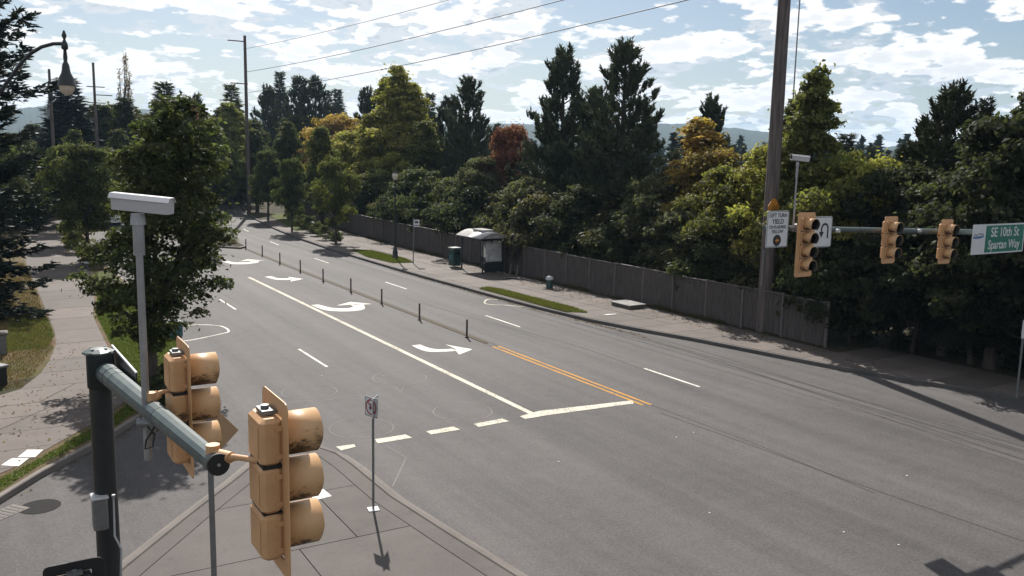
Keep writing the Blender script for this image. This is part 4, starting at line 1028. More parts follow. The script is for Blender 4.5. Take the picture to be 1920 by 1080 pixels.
for lab, px, pyt, Y, w, ars in (('slender pole with crossarms left of the bare poplar', 183, 118, 112, .13, (163, 178, 193)), ('slender pole with a dark antenna box left of the bluish spruce', 101, 130, 108, .13, ()), ('short crossarm pole half hidden in the left treeline', 370, 232, 118, .13, (237,))):
    x, y = bx(px, Y=Y); w_ = ray(px, pyt); H = CAMH+w_[2]/math.hypot(w_[0], w_[1])*math.hypot(x, y)
    t = thing('utility_pole', lab, 'utility pole', (x, y, 0)); MB().tube([(0, 0, -.1), (0, 0, H)], [w*1.5, w], 8).build('pole', M['polewood'], t)
    for pa in ars:
        w_ = ray(px, pa); za = CAMH+w_[2]/math.hypot(w_[0], w_[1])*math.hypot(x, y)
        MB().box((.15 if pa != 178 else .9, 0, za), (1.9, .1, .1)).build('crossarm', M['polewood'], t)
    if not ars: MB().lathe([(.2, 0), (.24, .1), (.24, 1.9), (.18, 2.1)], (0, 0, H-3.4), 8).build('antenna', M['black'], t); MB().box((-.3, 0, H-4.6), (.3, .3, .9)).build('equipment_box', M['steel'], t)
# thin mast right of the thick pole
x, y = bx(1480, X=37); t = thing('radio_mast', 'hair thin grey mast rising from the trees right of the thick pole', 'mast', (x, y, 0)); MB().tube([(0, 0, 0), (0, 0, 24)], [.045, .03], 6).build('mast', M['steel'], t)
def wire(p, q, sag, r, lab, extra=False):
    P, Q = Vector(p), Vector(q); pts = []
    for i in range(25):
        s = i/24; v = P.lerp(Q, s); v.z -= sag*4*s*(1-s); pts.append(v)
    tag(MB().tube(pts, r, 5, cap=False).build('power_line', M['black']), lab, 'cable')
wire((fx-.2, fy, 20.0), (30.3, 27.6, 18.9), .5, .022, 'topmost thin power line crossing the upper sky')
wire((fx, fy, 17.3), (30.3, 27.6, 17.3), .5, .028, 'middle power line slanting over the treetops')
wire((fx+.3, fy, 14.9), (30.3, 27.6, 15.8), .5, .028, 'lowest power line slanting over the treetops')
# ------------------------------------------------------------------ street lamps
lm = thing('street_lamp', 'dark green lamp post with acorn globe beside the bus stop sign', 'street lamp', (26.4, 59.8, 0.1))
MB().lathe([(.26, 0), (.26, .12), (.2, .2), (.19, .55), (.13, .75), (.09, .9), (.075, 1.1)], n=12).build('base', M['green_steel'], lm)
MB().tube([(0, 0, 1.05), (0, 0, 5.75)], [.07, .05], 12).build('post', M['green_steel'], lm)
MB().lathe([(.05, 0), (.12, .06), (.13, .14), (.10, .17)], (0, 0, 5.7), 12).build('collar', M['green_steel'], lm)
MB().lathe([(.12, 0), (.21, .16), (.22, .3), (.17, .45), (.1, .52)], (0, 0, 5.87), 14).build('globe', M['globe'], lm)
MB().lathe([(.17, 0), (.11, .1), (.03, .16), (.02, .28), (.005, .3)], (0, 0, 6.34), 12).build('finial', M['green_steel'], lm)
# big left lamp with curved arm, bell luminaire
D = 25.0
c0 = onD(121, 82, D); cL = thing('street_lamp', 'dark curved street lamp arm with bell luminaire in the upper left sky', 'street lamp', (c0[0], c0[1], 0))
arm = [onD(*p, D) for p in ((122, 82), (100, 82), (78, 88), (58, 100), (38, 120), (18, 148), (-10, 185), (-45, 225), (-60, 300))]
arm = [(a-c0[0], b_-c0[1], z) for a, b_, z in arm]
MB().tube(arm, [.05]*len(arm), 10).build('arm', M['green_steel'], cL)
px_, py_ = arm[-1][0], arm[-1][1]
MB().tube([(px_, py_, 0), (px_, py_, arm[-1][2]+.4)], [.11, .07], 12).build('post', M['green_steel'], cL)
zt = arm[0][2]
MB().lathe([(.02, .45), (.0301, .43), (.07, .3), (.03, .2), (.09, .06), (.09, -.06), (.04, -.1), (.06, -.3), (.05, -.42), (.09, -.5), (.11, -.62)][::-1], (0, 0, zt-.08), 12).build('finial', M['green_steel'], cL)
MB().lathe([(.26, 0), (.24, .05), (.2, .22), (.13, .36), (.1, .5)], (0, 0, zt-1.18), 16).build('shade', M['green_steel'], cL)
MB().lathe([(.05, -.27), (.13, -.22), (.2, -.1), (.215, 0)], (0, 0, zt-1.18), 16).build('globe', M['globe'], cL)
# thin lamp far left behind: curved cobra arm
x, y = bx(176, Y=95)
# ------------------------------------------------------------------ flexible posts
BP = [(17.9, 32.86), (17.8, 37.45), (17.95, 42.4), (17.9, 46.75), (17.87, 51.35), (17.97, 56.1), (17.98, 60.7), (18.19, 65.9), (18.29, 71.0)]
f0 = thing('flexible_post', 'slim brown lane divider post, nearest to the yellow lines', 'post', (*BP[0], 0), 0, 'lane divider posts')
MB().lathe([(.10, 0), (.10, .02), (.05, .04), (.045, .06), (.042, .80), (.03, .82)], n=10).build('tube', M['post'], f0)
MB().lathe([(.047, 0), (.047, .09)], (0, 0, .62), 10).build('band', M['fencecap'], f0)
oth = ['second', 'third', 'fourth', 'fifth', 'sixth', 'seventh', 'eighth']
for i, p in enumerate(BP[1:]):
    c = copy_tree(f0); c.location = (*p, 0)
    c['label'] = 'slim brown lane divider post beside the planted median, last of the line' if i == 7 else 'slim brown lane divider post, %s of the line from the yellow lines' % oth[i]
# faded divider strip (curb mark) under posts
struct('divider_kerb', MB().prism([(18.02, 31.5), (18.2, 31.5), (18.25, 60), (18.45, 71), (18.2, 71), (18.02, 60)], 0.0, 0.02), M['divider'])
# ------------------------------------------------------------------ bus stop
sh_ = thing('bus_shelter', 'dark framed bus shelter with domed roof and etched panels', 'bus shelter', (28.85, 51.0, KH))
# local: x across (towards the fence +), y along
w, l, h = 1.5, 2.9, 2.25
for sx, sy in ((-w/2, -l/2), (w/2, -l/2), (-w/2, l/2), (w/2, l/2), (w/2, 0)):
    MB().box((sx, sy, h/2), (.08, .08, h)).build('post', M['sheltmetal'], sh_)
MB().box((0, -l/2, h), (w+.1, .1, .16)).box((0, l/2, h), (w+.1, .1, .16)).box((-w/2, 0, h), (.1, l-.12, .16)).box((w/2, 0, h), (.1, l-.12, .16)).build('roof_frame', M['sheltmetal'], sh_)
b = MB(); n = 10; vs = []
for sy in (-l/2-.3, l/2+.3):
    for i in range(n+1):
        u = -1+2*i/n; vs.append((u*(w/2+.32), sy, h+.1+.38*math.cos(u*math.pi/2)))
for sy in (-l/2-.3, l/2+.3):
    for i in range(n+1):
        u = -1+2*i/n; vs.append((u*(w/2+.32), sy, h+.04+.33*math.cos(u*math.pi/2)))
N1 = n+1; fs = [(i, i+1, N1+i+1, N1+i) for i in range(n)]+[(2*N1+N1+i, 2*N1+N1+i+1, 2*N1+i+1, 2*N1+i) for i in range(n)]
fs += [(i, 2*N1+i, 2*N1+i+1, i+1) for i in range(n)]+[(N1+i, N1+i+1, 3*N1+i+1, 3*N1+i) for i in range(n)]
b.add(vs, fs, 0, True); b.build('roof', M['sheltroof'], sh_)
g_ = [(-w/2-.28, h+.10)]+[(-(w/2+.28)+i*(w+.56)/8, h+.08+.33*math.sin(math.pi*i/8)) for i in range(9)]+[(w/2+.28, h+.1)]
for sy in (-l/2-.22, l/2+.2):
    b = MB(); m_ = len(g_); b.add([(p[0], sy, p[1]) for p in g_]+[(p[0], sy+.04, p[1]) for p in g_], [tuple(range(m_)), tuple(range(2*m_-1, m_-1, -1))]); b.build('gable', M['sheltroof'], sh_)
MB().box((0, -.1, h+.54), (.8, 1.5, .1), bev=.03).box((0, -.1, h+.48), (.7, 1.4, .08)).build('solar_panel', M['sheltroof'], sh_)
for ya, yb in ((-l/2+.07, -.08), (.08, l/2-.07)): MB().box((w/2, (ya+yb)/2, 1.42), (.02, yb-ya-.06, 1.25)).build('etched_panel', M['art'], sh_)
MB().box((.05, -l/2, 1.42), (w-.35, .02, 1.25)).build('etched_panel', M['art'], sh_)
MB().box((.05, -l/2, .42), (w-.2, .03, .62)).box((w/2, 0, .42), (.03, l-.14, .62)).build('lower_panel', M['sheltmetal'], sh_)
bn = MB().box((.42, -.3, .47), (.38, 1.3, .05)).box((.62, -.3, .75), (.04, 1.3, .22)).build('bench', M['sheltmetal'], sh_)
MB().box((.42, -.8, .22), (.3, .05, .45)).box((.42, .2, .22), (.3, .05, .45)).build('leg', M['sheltmetal'], bn)
tb = thing('litter_bin', 'green square litter bin with pale lid left of the bus shelter', 'bin', (28.15, 53.6, KH), rad(8))
MB().box((0, 0, .65), (.62, .62, 1.1), bev=.03).build('body', M['trashgreen'], tb); MB().box((0, 0, 1.32), (.72, .72, .10), bev=.03).box((0, 0, 1.24), (.5, .5, .09)).build('lid', M['steel'], tb)
MB().box((0, -.318, .95), (.4, .02, .16)).build('opening', M['black'], tb); MB().box((-.318, 0, .7), (.02, .36, .36)).build('panel', M['teal'], tb)
bs = thing('bus_stop_sign', 'white square bus stop sign on a thin grey post', 'sign', (26.3, 56.4, KH), rad(-24))
MB().tube([(0, 0, 0), (0, 0, 3.2)], .035, 8).build('post', M['steel'], bs)
pl_ = MB().box((.22, -.02, 2.86), (.42, .02, .52), bev=.02).build('plate', M['signwhite'], bs)
MB().box((.22, -.034, 2.95), (.24, .006, .13), bev=.01).box((.22, -.034, 2.7), (.3, .006, .05)).build('bus_symbol', M['signtext'], pl_)
for i, (dx, dy) in enumerate(((0, 0), (.35, -.75))):
    x, y = 29.3+dx*0, 48.7-i*.85
    o = MB().tube([(0, 0, 0), (.05, -.08, .75)], [.09, .07], 8); t = thing('wooden_stake', ('pale stubby stake leaning on the fence right of the shelter, nearer the shelter', 'pale stubby stake leaning on the fence, farther from the shelter')[i], 'stake', (x+.4, y, KH)); o.build('shaft', M['fencecap'], t)
x, y = gr(1030, 540, KH)
hy = thing('utility_pedestal', 'squat green pedestal with rounded white top by the fence', 'pedestal', (x, y, KH)); MB().lathe([(.2, 0), (.19, .5), (.17, .52)], n=14).build('body', M['trashgreen'], hy); MB().lathe([(.24, 0), (.25, .07), (.2, .17), (.1, .22), (.02, .23)], (0, 0, .5), 14).build('cap', M['camwhite'], hy)
x, y = gr(1182, 576, KH)
vt = thing('utility_vault', 'low flat utility vault lid on the pavement near the fence', 'vault', (x, y+.2, KH), 0); MB().box((0, 0, .09), (1.05, 1.5, .18), bev=.015).build('body', M['kerb'], vt); MB().box((0, 0, .2), (1.15, 1.6, .04), bev=.01).build('lid', M['sheltroof'], vt)
br_ = tag(MB().tube([(28.4, 47.2, KH+.05), (29.0, 46.2, KH+.12), (29.3, 44.9, KH+.05)], [.05, .04, .02], 6).tube([(28.9, 46.3, KH+.1), (28.6, 45.4, KH+.04)], [.03, .015], 5).build('fallen_branch', M['fencecap']), 'fallen pale branch on the pavement beside the bus shelter', 'branch')
# ------------------------------------------------------------------ signals
def visor_mesh():
    b = MB(); n = 20; r, L_ = .158, .27; ri = .150; a0, a1 = rad(-52), rad(232)
    rings = []
    for rr_ in (r, ri):
        for yq in (0, -L_):
            row = []
            for i in range(n+1):
                a = a0+(a1-a0)*i/n
                # lower edge cut away slightly
                yy_ = yq*(1-.12*max(0, -math.sin(a)))
                row.append((rr_*math.cos(a), yy_, rr_*math.sin(a)))
            rings.append(row)
    vs = [p for r_ in rings for p in r_]; N_ = n+1; fs = []
    for i in range(n):
        fs.append((i, i+1, N_+i+1, N_+i)); fs.append((2*N_+i, 3*N_+i, 3*N_+i+1, 2*N_+i+1)); fs.append((N_+i, N_+i+1, 3*N_+i+1, 3*N_+i)); fs.append((i+1, i, 2*N_+i, 2*N_+i+1))
    b.add(vs, fs, 0, True)
    for i, f in enumerate(b.f):
        if all(q >= 2*N_ for q in f): b.mi[i] = 1
    return b.mesh('visor', [M['visor'], M['black']])
VM = visor_mesh()
HM = MB().box((0, .075, 0), (.345, .15, .338), bev=.028).box((0, -.012, 0), (.335, .03, .328), bev=.012).box((.177, .05, .1), (.012, .03, .05)).box((.177, .05, -.1), (.012, .03, .05)).box((-.177, .03, .1), (.014, .05, .035)).box((-.177, .03, -.1), (.014, .05, .035)).box((0, .153, 0), (.24, .008, .22), bev=.003).mesh('housing', M['sig'])
HM_K = MB().box((0, .075, 0), (.345, .15, .338), bev=.028).box((0, -.012, 0), (.335, .03, .328), bev=.012).mesh('housing', M['black'])
HM_D = MB().box((0, .075, 0), (.345, .15, .338), bev=.028).box((0, -.012, 0), (.335, .03, .328), bev=.012).mesh('housing', M['visor'])
LMm = MB().lathe([(.148, 0), (.13, .02), (.07, .035), (.01, .04)], n=20).mesh('lens', M['lens'])
def signal(label, loc, rz, n=3, bracket=None, mould=(), group=None, pw=.60, dark=False):
    t = thing('traffic_signal', label, 'traffic signal', loc, rz, group)
    H = n*.343; hb = H/2+.125
    # backplate: frame around the heads, rounded corners
    b = MB(); o_ = []; c = .06
    for sx, sz in ((1, -1), (1, 1), (-1, 1), (-1, -1)):
        a0 = {(1, -1): -90, (1, 1): 0, (-1, 1): 90, (-1, -1): 180}[(sx, sz)]
        for q in range(4): a = rad(a0+30*q); o_.append((sx*(pw/2-c)+c*math.cos(a), sz*(hb-c)+c*math.sin(a)))
    inn_ = [(sx*.176, sz*(H/2+.003)) for sx, sz in ((1, -1), (1, 1), (-1, 1), (-1, -1)) for _ in range(4)]
    for yq, fl in ((-.004, 0), (.004, 1)):
        vs = [(p[0], yq, p[1]) for p in o_]+[(p[0], yq, p[1]) for p in inn_]
        fs = [(i, (i+1) % 16, 16+(i+1) % 16, 16+i) for i in range(16)]; 
        if fl: fs = [f[::-1] for f in fs]
        b.add(vs, fs)
    b.add([(p[0], -.004, p[1]) for p in o_]+[(p[0], .004, p[1]) for p in o_], [(i, 16+i, 16+(i+1) % 16, (i+1) % 16) for i in range(16)])
    bp = b.build('backplate', M['black' if dark else 'sig'], t)
    for i in range(n):
        z = H/2-.1715-i*.343
        hs = put('housing', HM_K if dark else HM_D if i in mould else HM, t, (0, .0, z))
        put('visor', VM, t, (0, -.028, z)); put('lens', LMm, t, (0, -.026, z), (rad(90), 0, 0))
    for q in range(1, n): MB().box((0, .07, H/2-.343*q), (.30 if q > 1 else .33, .13, .012 if q > 1 else .026)).build('gasket', M['black'], t)
    MB().box((0, .06, H/2+.02), (.16, .1, .03)).tube([(0, .07, H/2), (0, .07, H/2+.06)], .03, 8).build('top_fitting', M['steel'], t)
    if bracket:
        p0 = bracket  # local end point at the arm
        z = H/2-.343-.005; p0 = (p0[0], p0[1], max(p0[2], z-.06) if abs(rz) > 1 else p0[2])
        b = MB(); b.tube([(0, .12, z+.01), (p0[0]*.45, .12+(p0[1]-.12)*.45, z), (p0[0]*.6, .12+(p0[1]-.12)*.6, z-.012)], [.022, .022, .03], 10)
        b.tube([(p0[0]*.6, .12+(p0[1]-.12)*.6, z-.012), p0], [.042, .045], 10); b.tube([(p0[0], p0[1], p0[2]-.07), (p0[0], p0[1], p0[2]+.07)], .05, 10)
        b.build('bracket', M['sig'], t)
    return t
# near mast arm
pole = onD(187, 700, 10.6); PX, PY = pole[0], pole[1]
ma = thing('signal_mast', 'near dark green signal pole with thick faceted arm reaching towards the camera', 'signal mast', (PX, PY, 0))
MB().tube([(0, 0, 0), (0, 0, 5.42)], [.150, .126], 16, smooth=True).build('pole', M['green_steel'], ma)
MB().lathe([(.132, 0), (.132, .03)], (0, 0, 3.62), 16).build('collar', M['green_steel'], ma)
cp = MB().lathe([(.185, 0), (.185, .022), (.10, .055), (.02, .062)], (0, 0, 5.44), 8, smooth=False).build('cap', M['arm_paint'], ma)
for a in range(4): MB().lathe([(.022, 0), (.022, .02), (.012, .03)], (.1*math.cos(rad(45+90*a)), .1*math.sin(rad(45+90*a)), 5.475), 6, smooth=False).build('bolt', M['steel'], cp)
az = pole[2]
MB().box((0, -.10, 5.25), (.30, .11, .44), bev=.02).build('arm_socket', M['green_steel'], ma)
tipp = onD(408, 870, 6.2); T_ = Vector(tipp)-Vector((PX, PY, 0)); A_ = Vector((.06, -.12, az+.03))
Ad = (T_-A_)
MB().tube([A_, A_+Ad*.16, A_+Ad*.5, T_], [.125, .118, .098, .0725], 12, smooth=False).build('arm', M['arm_paint'], ma)
for s_, r_ in ((.10, .126), (.17, .121), (.62, .095)):
    q = A_+Ad*s_; MB().tube([q, q+Ad.normalized()*.012], r_, 12, smooth=False).build('arm_band', M['arm_paint'], ma)
q = T_; ec = MB().tube([q, q+Ad.normalized()*.03], .079, 24).build('arm_end_cap', M['black'], ma)
MB().tube([q+Ad.normalized()*.03, q+Ad.normalized()*.04], .012, 10).build('bolt', M['aluminium'], ec)
# side street sign seen nearly edge-on behind the pole top
e0 = Vector(onD(210, 648, 10.9)); e1 = Vector(onD(256, 706, 9.6)); 
es = thing('street_name_sign', 'street sign seen edge on beside the near pole top', 'sign', (e0.x, e0.y, e0.z))
d_ = e1-e0; dn = Vector((d_.x, d_.y, 0)).normalized()
b = MB(); nn_ = Vector((-dn.y, dn.x, 0))*.008; dz = Vector((0, 0, -.45))
def slabv(a, c, dz, nn): return [a-nn, c-nn, c-nn+dz, a-nn+dz, a+nn, c+nn, c+nn+dz, a+nn+dz]
F6 = [(0, 1, 2, 3), (7, 6, 5, 4), (0, 4, 5, 1), (1, 5, 6, 2), (2, 6, 7, 3), (3, 7, 4, 0)]
dd_ = dn*Vector((d_.x, d_.y, 0)).length
b.add(slabv(Vector((0, 0, 0)), dd_, dz, nn_), F6); b.build('plate', M['signtext'], es)
MB().add(slabv(Vector((0, 0, .012)), dd_+Vector((0, 0, .012)), Vector((0, 0, -.02)), nn_*1.3), F6).build('edge_trim', M['signwhite'], es)
# pedestrian signal and a conduit rod on the near pole
p = onD(186, 930, 10.7); t = thing('pedestrian_signal', 'pedestrian signal housing with a sunlit top on the left of the near pole', 'signal', (p[0], p[1], p[2]))
MB().box((0, 0, -.22), (.17, .20, .40), bev=.02).build('housing', M['steel'], t); MB().box((0, 0, -.002), (.19, .23, .03), bev=.008).build('hood', M['camwhite'], t)
MB().tube([(0, 0, -.2), (PX-p[0], PY-p[1], -.2)], .02, 8).build('bracket', M['green_steel'], t)
q0 = onD(213, 932, 10.5); q1 = onD(215, 1005, 10.5); q2 = onD(228, 1030, 10.4); q3 = onD(226, 1090, 10.4)
rd_ = tag(MB().tube([q0, q1, q2, q3], .012, 6).tube([q0, (q0[0], q0[1], q0[2]+.03)], .022, 8).build('conduit_rod', M['aluminium']), 'thin bent grey rod running down the right side of the near pole', 'conduit')
def brk(sp, tip, up=.0):
    # point on the arm nearest to the signal, in the signal's own axes (its front looks along +X)
    if tip is None:
        f = (sp[1]-PY-A_.y)/(T_.y-A_.y); q = A_+Ad*f
    else: q = T_-Ad.normalized()*.12
    dx, dy, dz = q.x+PX-sp[0], q.y+PY-sp[1], q.z-sp[2]
    return (dy, -dx, dz+up)
s1p = onD(518, 903, 6.2); s1 = signal('near tan traffic signal with mildewed hoods at the tip of the near arm', s1p, rad(90), 3, brk(s1p, tipp, .05), ())
s2p = onD(347, 762, 8.35); s2 = signal('tan traffic signal mid way on the near arm, partly behind the arm', s2p, rad(90), 3, brk(s2p, None), (1,))
# bottom left signal, only its top shows
p = onD(140, 1100, 9.6); signal('dark traffic signal at the bottom left edge, only its top in view', (p[0], p[1], p[2]-.35), rad(180), 3, dark=True)
# brackets reach the arm
def detector(label, base, top, rz, L_=.62, clampz=None, k=1.0):
    t = thing('detector_camera', label, 'camera', base, rz)
    h_ = top[2]-base[2]
    MB().tube([(0, 0, 0), (0, 0, h_-.15)], [.036*k, .032*k], 12).build('pole', M['aluminium'], t)
    MB().tube([(0, 0, h_-.42), (0, 0, h_-.12)], [.05*k, .05*k], 12).tube([(0, 0, h_-.14), (0, 0, h_-.04)], [.07*k, .06*k], 10).build('mount', M['aluminium'], t)
    b = MB(); sl = -.06
    secs = [(-.09, -.075), (.09, -.075), (.105, .045), (.06, .085), (-.06, .085), (-.105, .045)]
    vs = []
    for xq in (-L_*.5, L_*.5): vs += [(xq, a, z_+h_+.05-(xq*.10)) for a, z_ in secs]
    vs = [(v[0]+.05, v[1], h_+(v[2]-h_)*.86) for v in vs]; b.add(vs, [(0, 1, 7, 6), (1, 2, 8, 7), (2, 3, 9, 8), (3, 4, 10, 9), (4, 5, 11, 10), (5, 0, 6, 11), (5, 4, 3, 2, 1, 0), (6, 7, 8, 9, 10, 11)])
    hs = b.build('housing', M['camwhite'], t)
    b = MB(); vs = []
    for xq in (-L_*.54, L_*.53): vs += [(xq, a, z_+h_+.05-(xq*.10)) for a, z_ in ((-.115, .05), (-.065, .098), (.065, .098), (.115, .05), (.11, .04), (.06, .088), (-.06, .088), (-.11, .04))]
    vs = [(v[0]+.05, v[1], h_+(v[2]-h_)*.86) for v in vs]
    b.add(vs, [(i, i+8, (i+1) % 8+8, (i+1) % 8) for i in range(8)]+[tuple(range(8)), tuple(range(15, 7, -1))]); b.build('sun_shield', M['camwhite'], t)
    b = MB().tube([(-L_*.5+.045, 0, h_+.08), (-L_*.5+.038, 0, h_+.08)], .06, 14); b.build('lens', M['lens'], t)
    if clampz is not None:
        MB().tube([(-.08, 0, clampz), (.1, 0, clampz)], .05, 10).box((.07, 0, clampz), (.07, .16, .2), bev=.02).build('clamp', M['steel'], t)
    return t
DD = 8.25
bb = onD(278, 862, DD); 
tp_ = onD(258, 392, DD); 
tpz = CAMH+(ray(258, 392)[2]/math.hypot(*ray(258, 392)[:2]))*math.hypot(bb[0], bb[1])
detector('white detector camera on a tall slim pole clamped to the near arm', (bb[0], bb[1], bb[2]), (0, 0, tpz), rad(-33+6), .49, .36)
cb_ = [onD(*p_, DD-.12) for p_ in ((277, 800), (290, 815), (286, 838), (272, 842), (274, 826), (290, 800), (303, 792))]
tag(MB().tube([(q_[0], q_[1], q_[2]) for q_ in cb_], .009, 6).build('cable', M['black']), 'loop of black cable below the clamp of the tall detector pole', 'cable')
FS = 15.0/13.4
def fsx(x): return x*FS
def fsz(z): return CAMH-(CAMH-z)*FS
# far mast arm
fa = thing('signal_mast', 'far dark signal arm carrying three signals and two signs from the right', 'signal mast', (31.5, 15.1, 0))
MB().tube([(0, .12, 0), (0, .12, 6.1)], [.17, .13], 14).build('pole', M['green_steel'], fa)
MB().tube([(0, 0, fsz(5.75)), (fsx(24.9)-31.5, 0, fsz(6.05)), (fsx(19.7)-31.5, 0, fsz(6.25)), (fsx(14.75)-31.5, 0, fsz(6.45))], [.12, .10, .075, .06], 12).build('arm', M['arm_paint'], fa)
for (pxc, pyc, n, pw, lab) in ((1509, 459, 4, .62, 'four lamp yellow traffic signal beside the thick wooden pole, leftmost on the far arm'), (1668, 450, 3, .55, 'three lamp yellow traffic signal in the middle of the far arm'), (1773, 453, 3, .55, 'three lamp amber brown traffic signal next to the green street name sign')):
    p = onY(pxc, pyc, 14.78); signal(lab, p, 0, n, (-.0, .22, n*.1715-.35), (), pw=pw+.02)
for px_ in (1571, 1724):
    p = onY(px_, 434, 15.0); MB().box((p[0]-31.5, -.1, p[2]+.02), (.12, .1, .1), bev=.02).build('fitting', M['camwhite'], fa)
def plate(name, label, x0, x1, z0, z1, Y, mat=M['signwhite'], bev=.03, rim=None, round_=.04):
    x0, x1, z0, z1 = fsx(x0), fsx(x1), fsz(z0), fsz(z1)
    t = thing(name, label, 'sign', ((x0+x1)/2, Y, (z0+z1)/2)); w, h = x1-x0, z1-z0
    b = MB(); pts = []
    for sx, sz, a0 in ((1, -1, -90), (1, 1, 0), (-1, 1, 90), (-1, -1, 180)):
        for q in range(4): a = rad(a0+30*q); pts.append((sx*(w/2-round_)+round_*math.cos(a), sz*(h/2-round_)+round_*math.sin(a)))
    m_ = len(pts); b.add([(p[0], -.006, p[1]) for p in pts]+[(p[0], .006, p[1]) for p in pts], [tuple(range(m_)), tuple(range(2*m_-1, m_-1, -1))]+[(i, m_+i, m_+(i+1) % m_, (i+1) % m_) for i in range(m_)])
    pl = b.build('plate', mat, t); return t, pl, w, h
def rim(parent, w, h, t_, mat, y=-.0095, inset=.012):
    b = MB(); a, c = w/2-inset, h/2-inset
    o_ = [(-a, -c), (a, -c), (a, c), (-a, c)]; i_ = [(-a+t_, -c+t_), (a-t_, -c+t_), (a-t_, c-t_), (-a+t_, c-t_)]
    b.add([(p[0], y, p[1]) for p in o_]+[(p[0], y, p[1]) for p in i_], [(i, (i+1) % 4, 4+(i+1) % 4, 4+i) for i in range(4)]); b.build('border', mat, parent)
def txt(parent, s, size, x, z, mat, squash=1.0, y=-.009, align='CENTER'):
    return put('lettering', textmesh(s, size, mat, align=align, squash=squash), parent, (x, y, z), (rad(90), 0, 0))
t, pl, w, h = plate('yield_sign', 'white sign reading LEFT TURN YIELD ON FLASHING YELLOW at the far arm tip', 14.60, 15.28, 6.03, 6.83, 14.86)
pl2 = t; rim(pl, w, h, .012, M['signtext'])
txt(pl, 'LEFT TURN', .138, 0, .335, M['signtext'], .88); txt(pl, 'YIELD', .168, 0, .185, M['signtext'], .95); txt(pl, 'ON FLASHING', .112, 0, .05, M['signtext'], .82); txt(pl, 'YELLOW', .118, 0, -.062, M['signtext'], .88)
MB().lathe([(.14, 0), (.14, .003)], n=24).build('signal_symbol', M['signtext'], pl, (0, -.009, -.275), (rad(90), 0, 0))
b = MB(); b.add([(-.075, -.016, 0), (0, -.016, .055), (0, -.016, .02), (.07, -.016, .02), (.07, -.016, -.02), (0, -.016, -.02), (0, -.016, -.055)], [(0, 6, 5, 4, 3, 2, 1)]); b.build('arrow_symbol', M['orange'], pl, (0, 0, -.275))
MB().box((0, .04, 0), (.06, .06, .7)).build('bracket', M['steel'], t)
t, pl, w, h = plate('u_turn_sign', 'white sign with a black u turn arrow partly behind the four lamp signal', 16.03, 16.74, 5.98, 6.68, 14.86)
b = MB(); pts = [(.12, -.17), (.12, .05)]+[(.12*math.cos(rad(a)), .08+.12*math.sin(rad(a))) for a in range(0, 181, 20)]+[(-.12, -.02)]
b_ = MB(); b_.ribbon(pts, .055, 0); b_.add([(-.215, -.0, 0), (-.025, -.0, 0), (-.12, -.15, 0)], [(0, 2, 1)]); b_.build('arrow_symbol', M['signtext'], pl, (.12, -.0095, 0.0), (rad(90), 0, 0)); rim(pl, w, h, .012, M['signtext'])
MB().box((0, .02, 0), (.06, .035, .5)).build('bracket', M['steel'], t)
t, pl, w, h = plate('street_name_sign', 'green and white street name sign reading SE 10th St and Spartan Way', 22.30, 24.78, 5.56, 6.36, 14.82)
MB().box((.31, -.009, 0), (w-.74, .005, h-.09)).build('green_field', M['signgreen'], pl)
txt(pl, 'SE 10th St', .40, .31, .185, M['signwhite'], .92, -.0135); txt(pl, 'Spartan Way', .38, .31, -.19, M['signwhite'], .86, -.0135)
b = MB(); ml = [(-1.34, .10), (-1.25, .17), (-1.17, .13), (-1.06, .20), (-.96, .15), (-.89, .19), (-.80, .13)]
for a_, c_ in zip(ml[:-1], ml[1:]): b.add([(a_[0], -.009, a_[1]-.025), (c_[0], -.009, c_[1]-.025), (c_[0], -.009, c_[1]), (a_[0], -.009, a_[1])], [(0, 1, 2, 3)])
b.build('hill_emblem', M['signtext'], pl)
b = MB(); b.add([(-1.34, -.009, .085), (-.80, -.009, .115), (-.80, -.009, .06), (-1.06, -.009, .02), (-1.34, -.009, .03)], [(4, 3, 2, 1, 0)]); b.build('blue_emblem', M['signblue'], pl)
MB().box((-.6, .03, .1), (.06, .05, .5)).box((.6, .03, .1), (.06, .05, .5)).build('bracket', M['steel'], t)
bq = onY(1487, 430, 15.0)
tz = onY(1492, 300, 15.0)[2]
detector('small white detector camera on a thin pole above the far arm', (bq[0], 15.0, fsz(6.35)), (0, 0, tz), rad(-30), .42, .1, .62)
# ------------------------------------------------------------------ island signs
x, y = gr(700, 955, KH)
ns = thing('no_u_turn_sign', 'small no turn sign on a slim post standing on the traffic island', 'sign', (x, y, KH), rad(-100))
MB().tube([(0, 0, 0), (0, 0, 2.50)], .027, 10).build('post', M['steel'], ns); MB().box((0, 0, .008), (.24, .24, .016), bev=.005).build('base_plate', M['camwhite'], ns)
# plate faces the far left traffic, seen obliquely; second plate at an angle
for i, (a, oy) in enumerate(((rad(28), -.045), (rad(-30), .045))):
    pl = MB().box((0, oy, 0), (.42, .012, .44), bev=.005).build('plate', M['signwhite'], ns, (0, 0, 2.33), (0, 0, a))
    sgn = -1 if i == 0 else 1
    b = MB(); b.ribbon([(.16*math.cos(rad(q)), .16*math.sin(rad(q))) for q in range(0, 360, 15)], .03, 0, closed=True); b.ribbon([(-.11, .11), (.11, -.11)], .03, 0.001)
    b.build('red_ring', M['signred'], pl, (0, oy+sgn*.010, 0), (rad(90) if sgn < 0 else rad(-90), 0, 0))
    b = MB(); b.ribbon([(.05, -.11), (.05, .03), (.03, .06), (-.01, .06), (-.03, .03), (-.03, -.02)], .028, 0); b.add([(-.075, -.01, 0), (.015, -.01, 0), (-.03, -.08, 0)], [(0, 2, 1)])
    b.build('arrow_symbol', M['signtext'], pl, (0, oy+sgn*.008, 0), (rad(90) if sgn < 0 else rad(-90), 0, 0)); rim(pl, .42, .44, .01, M['signtext'], oy+sgn*.008)
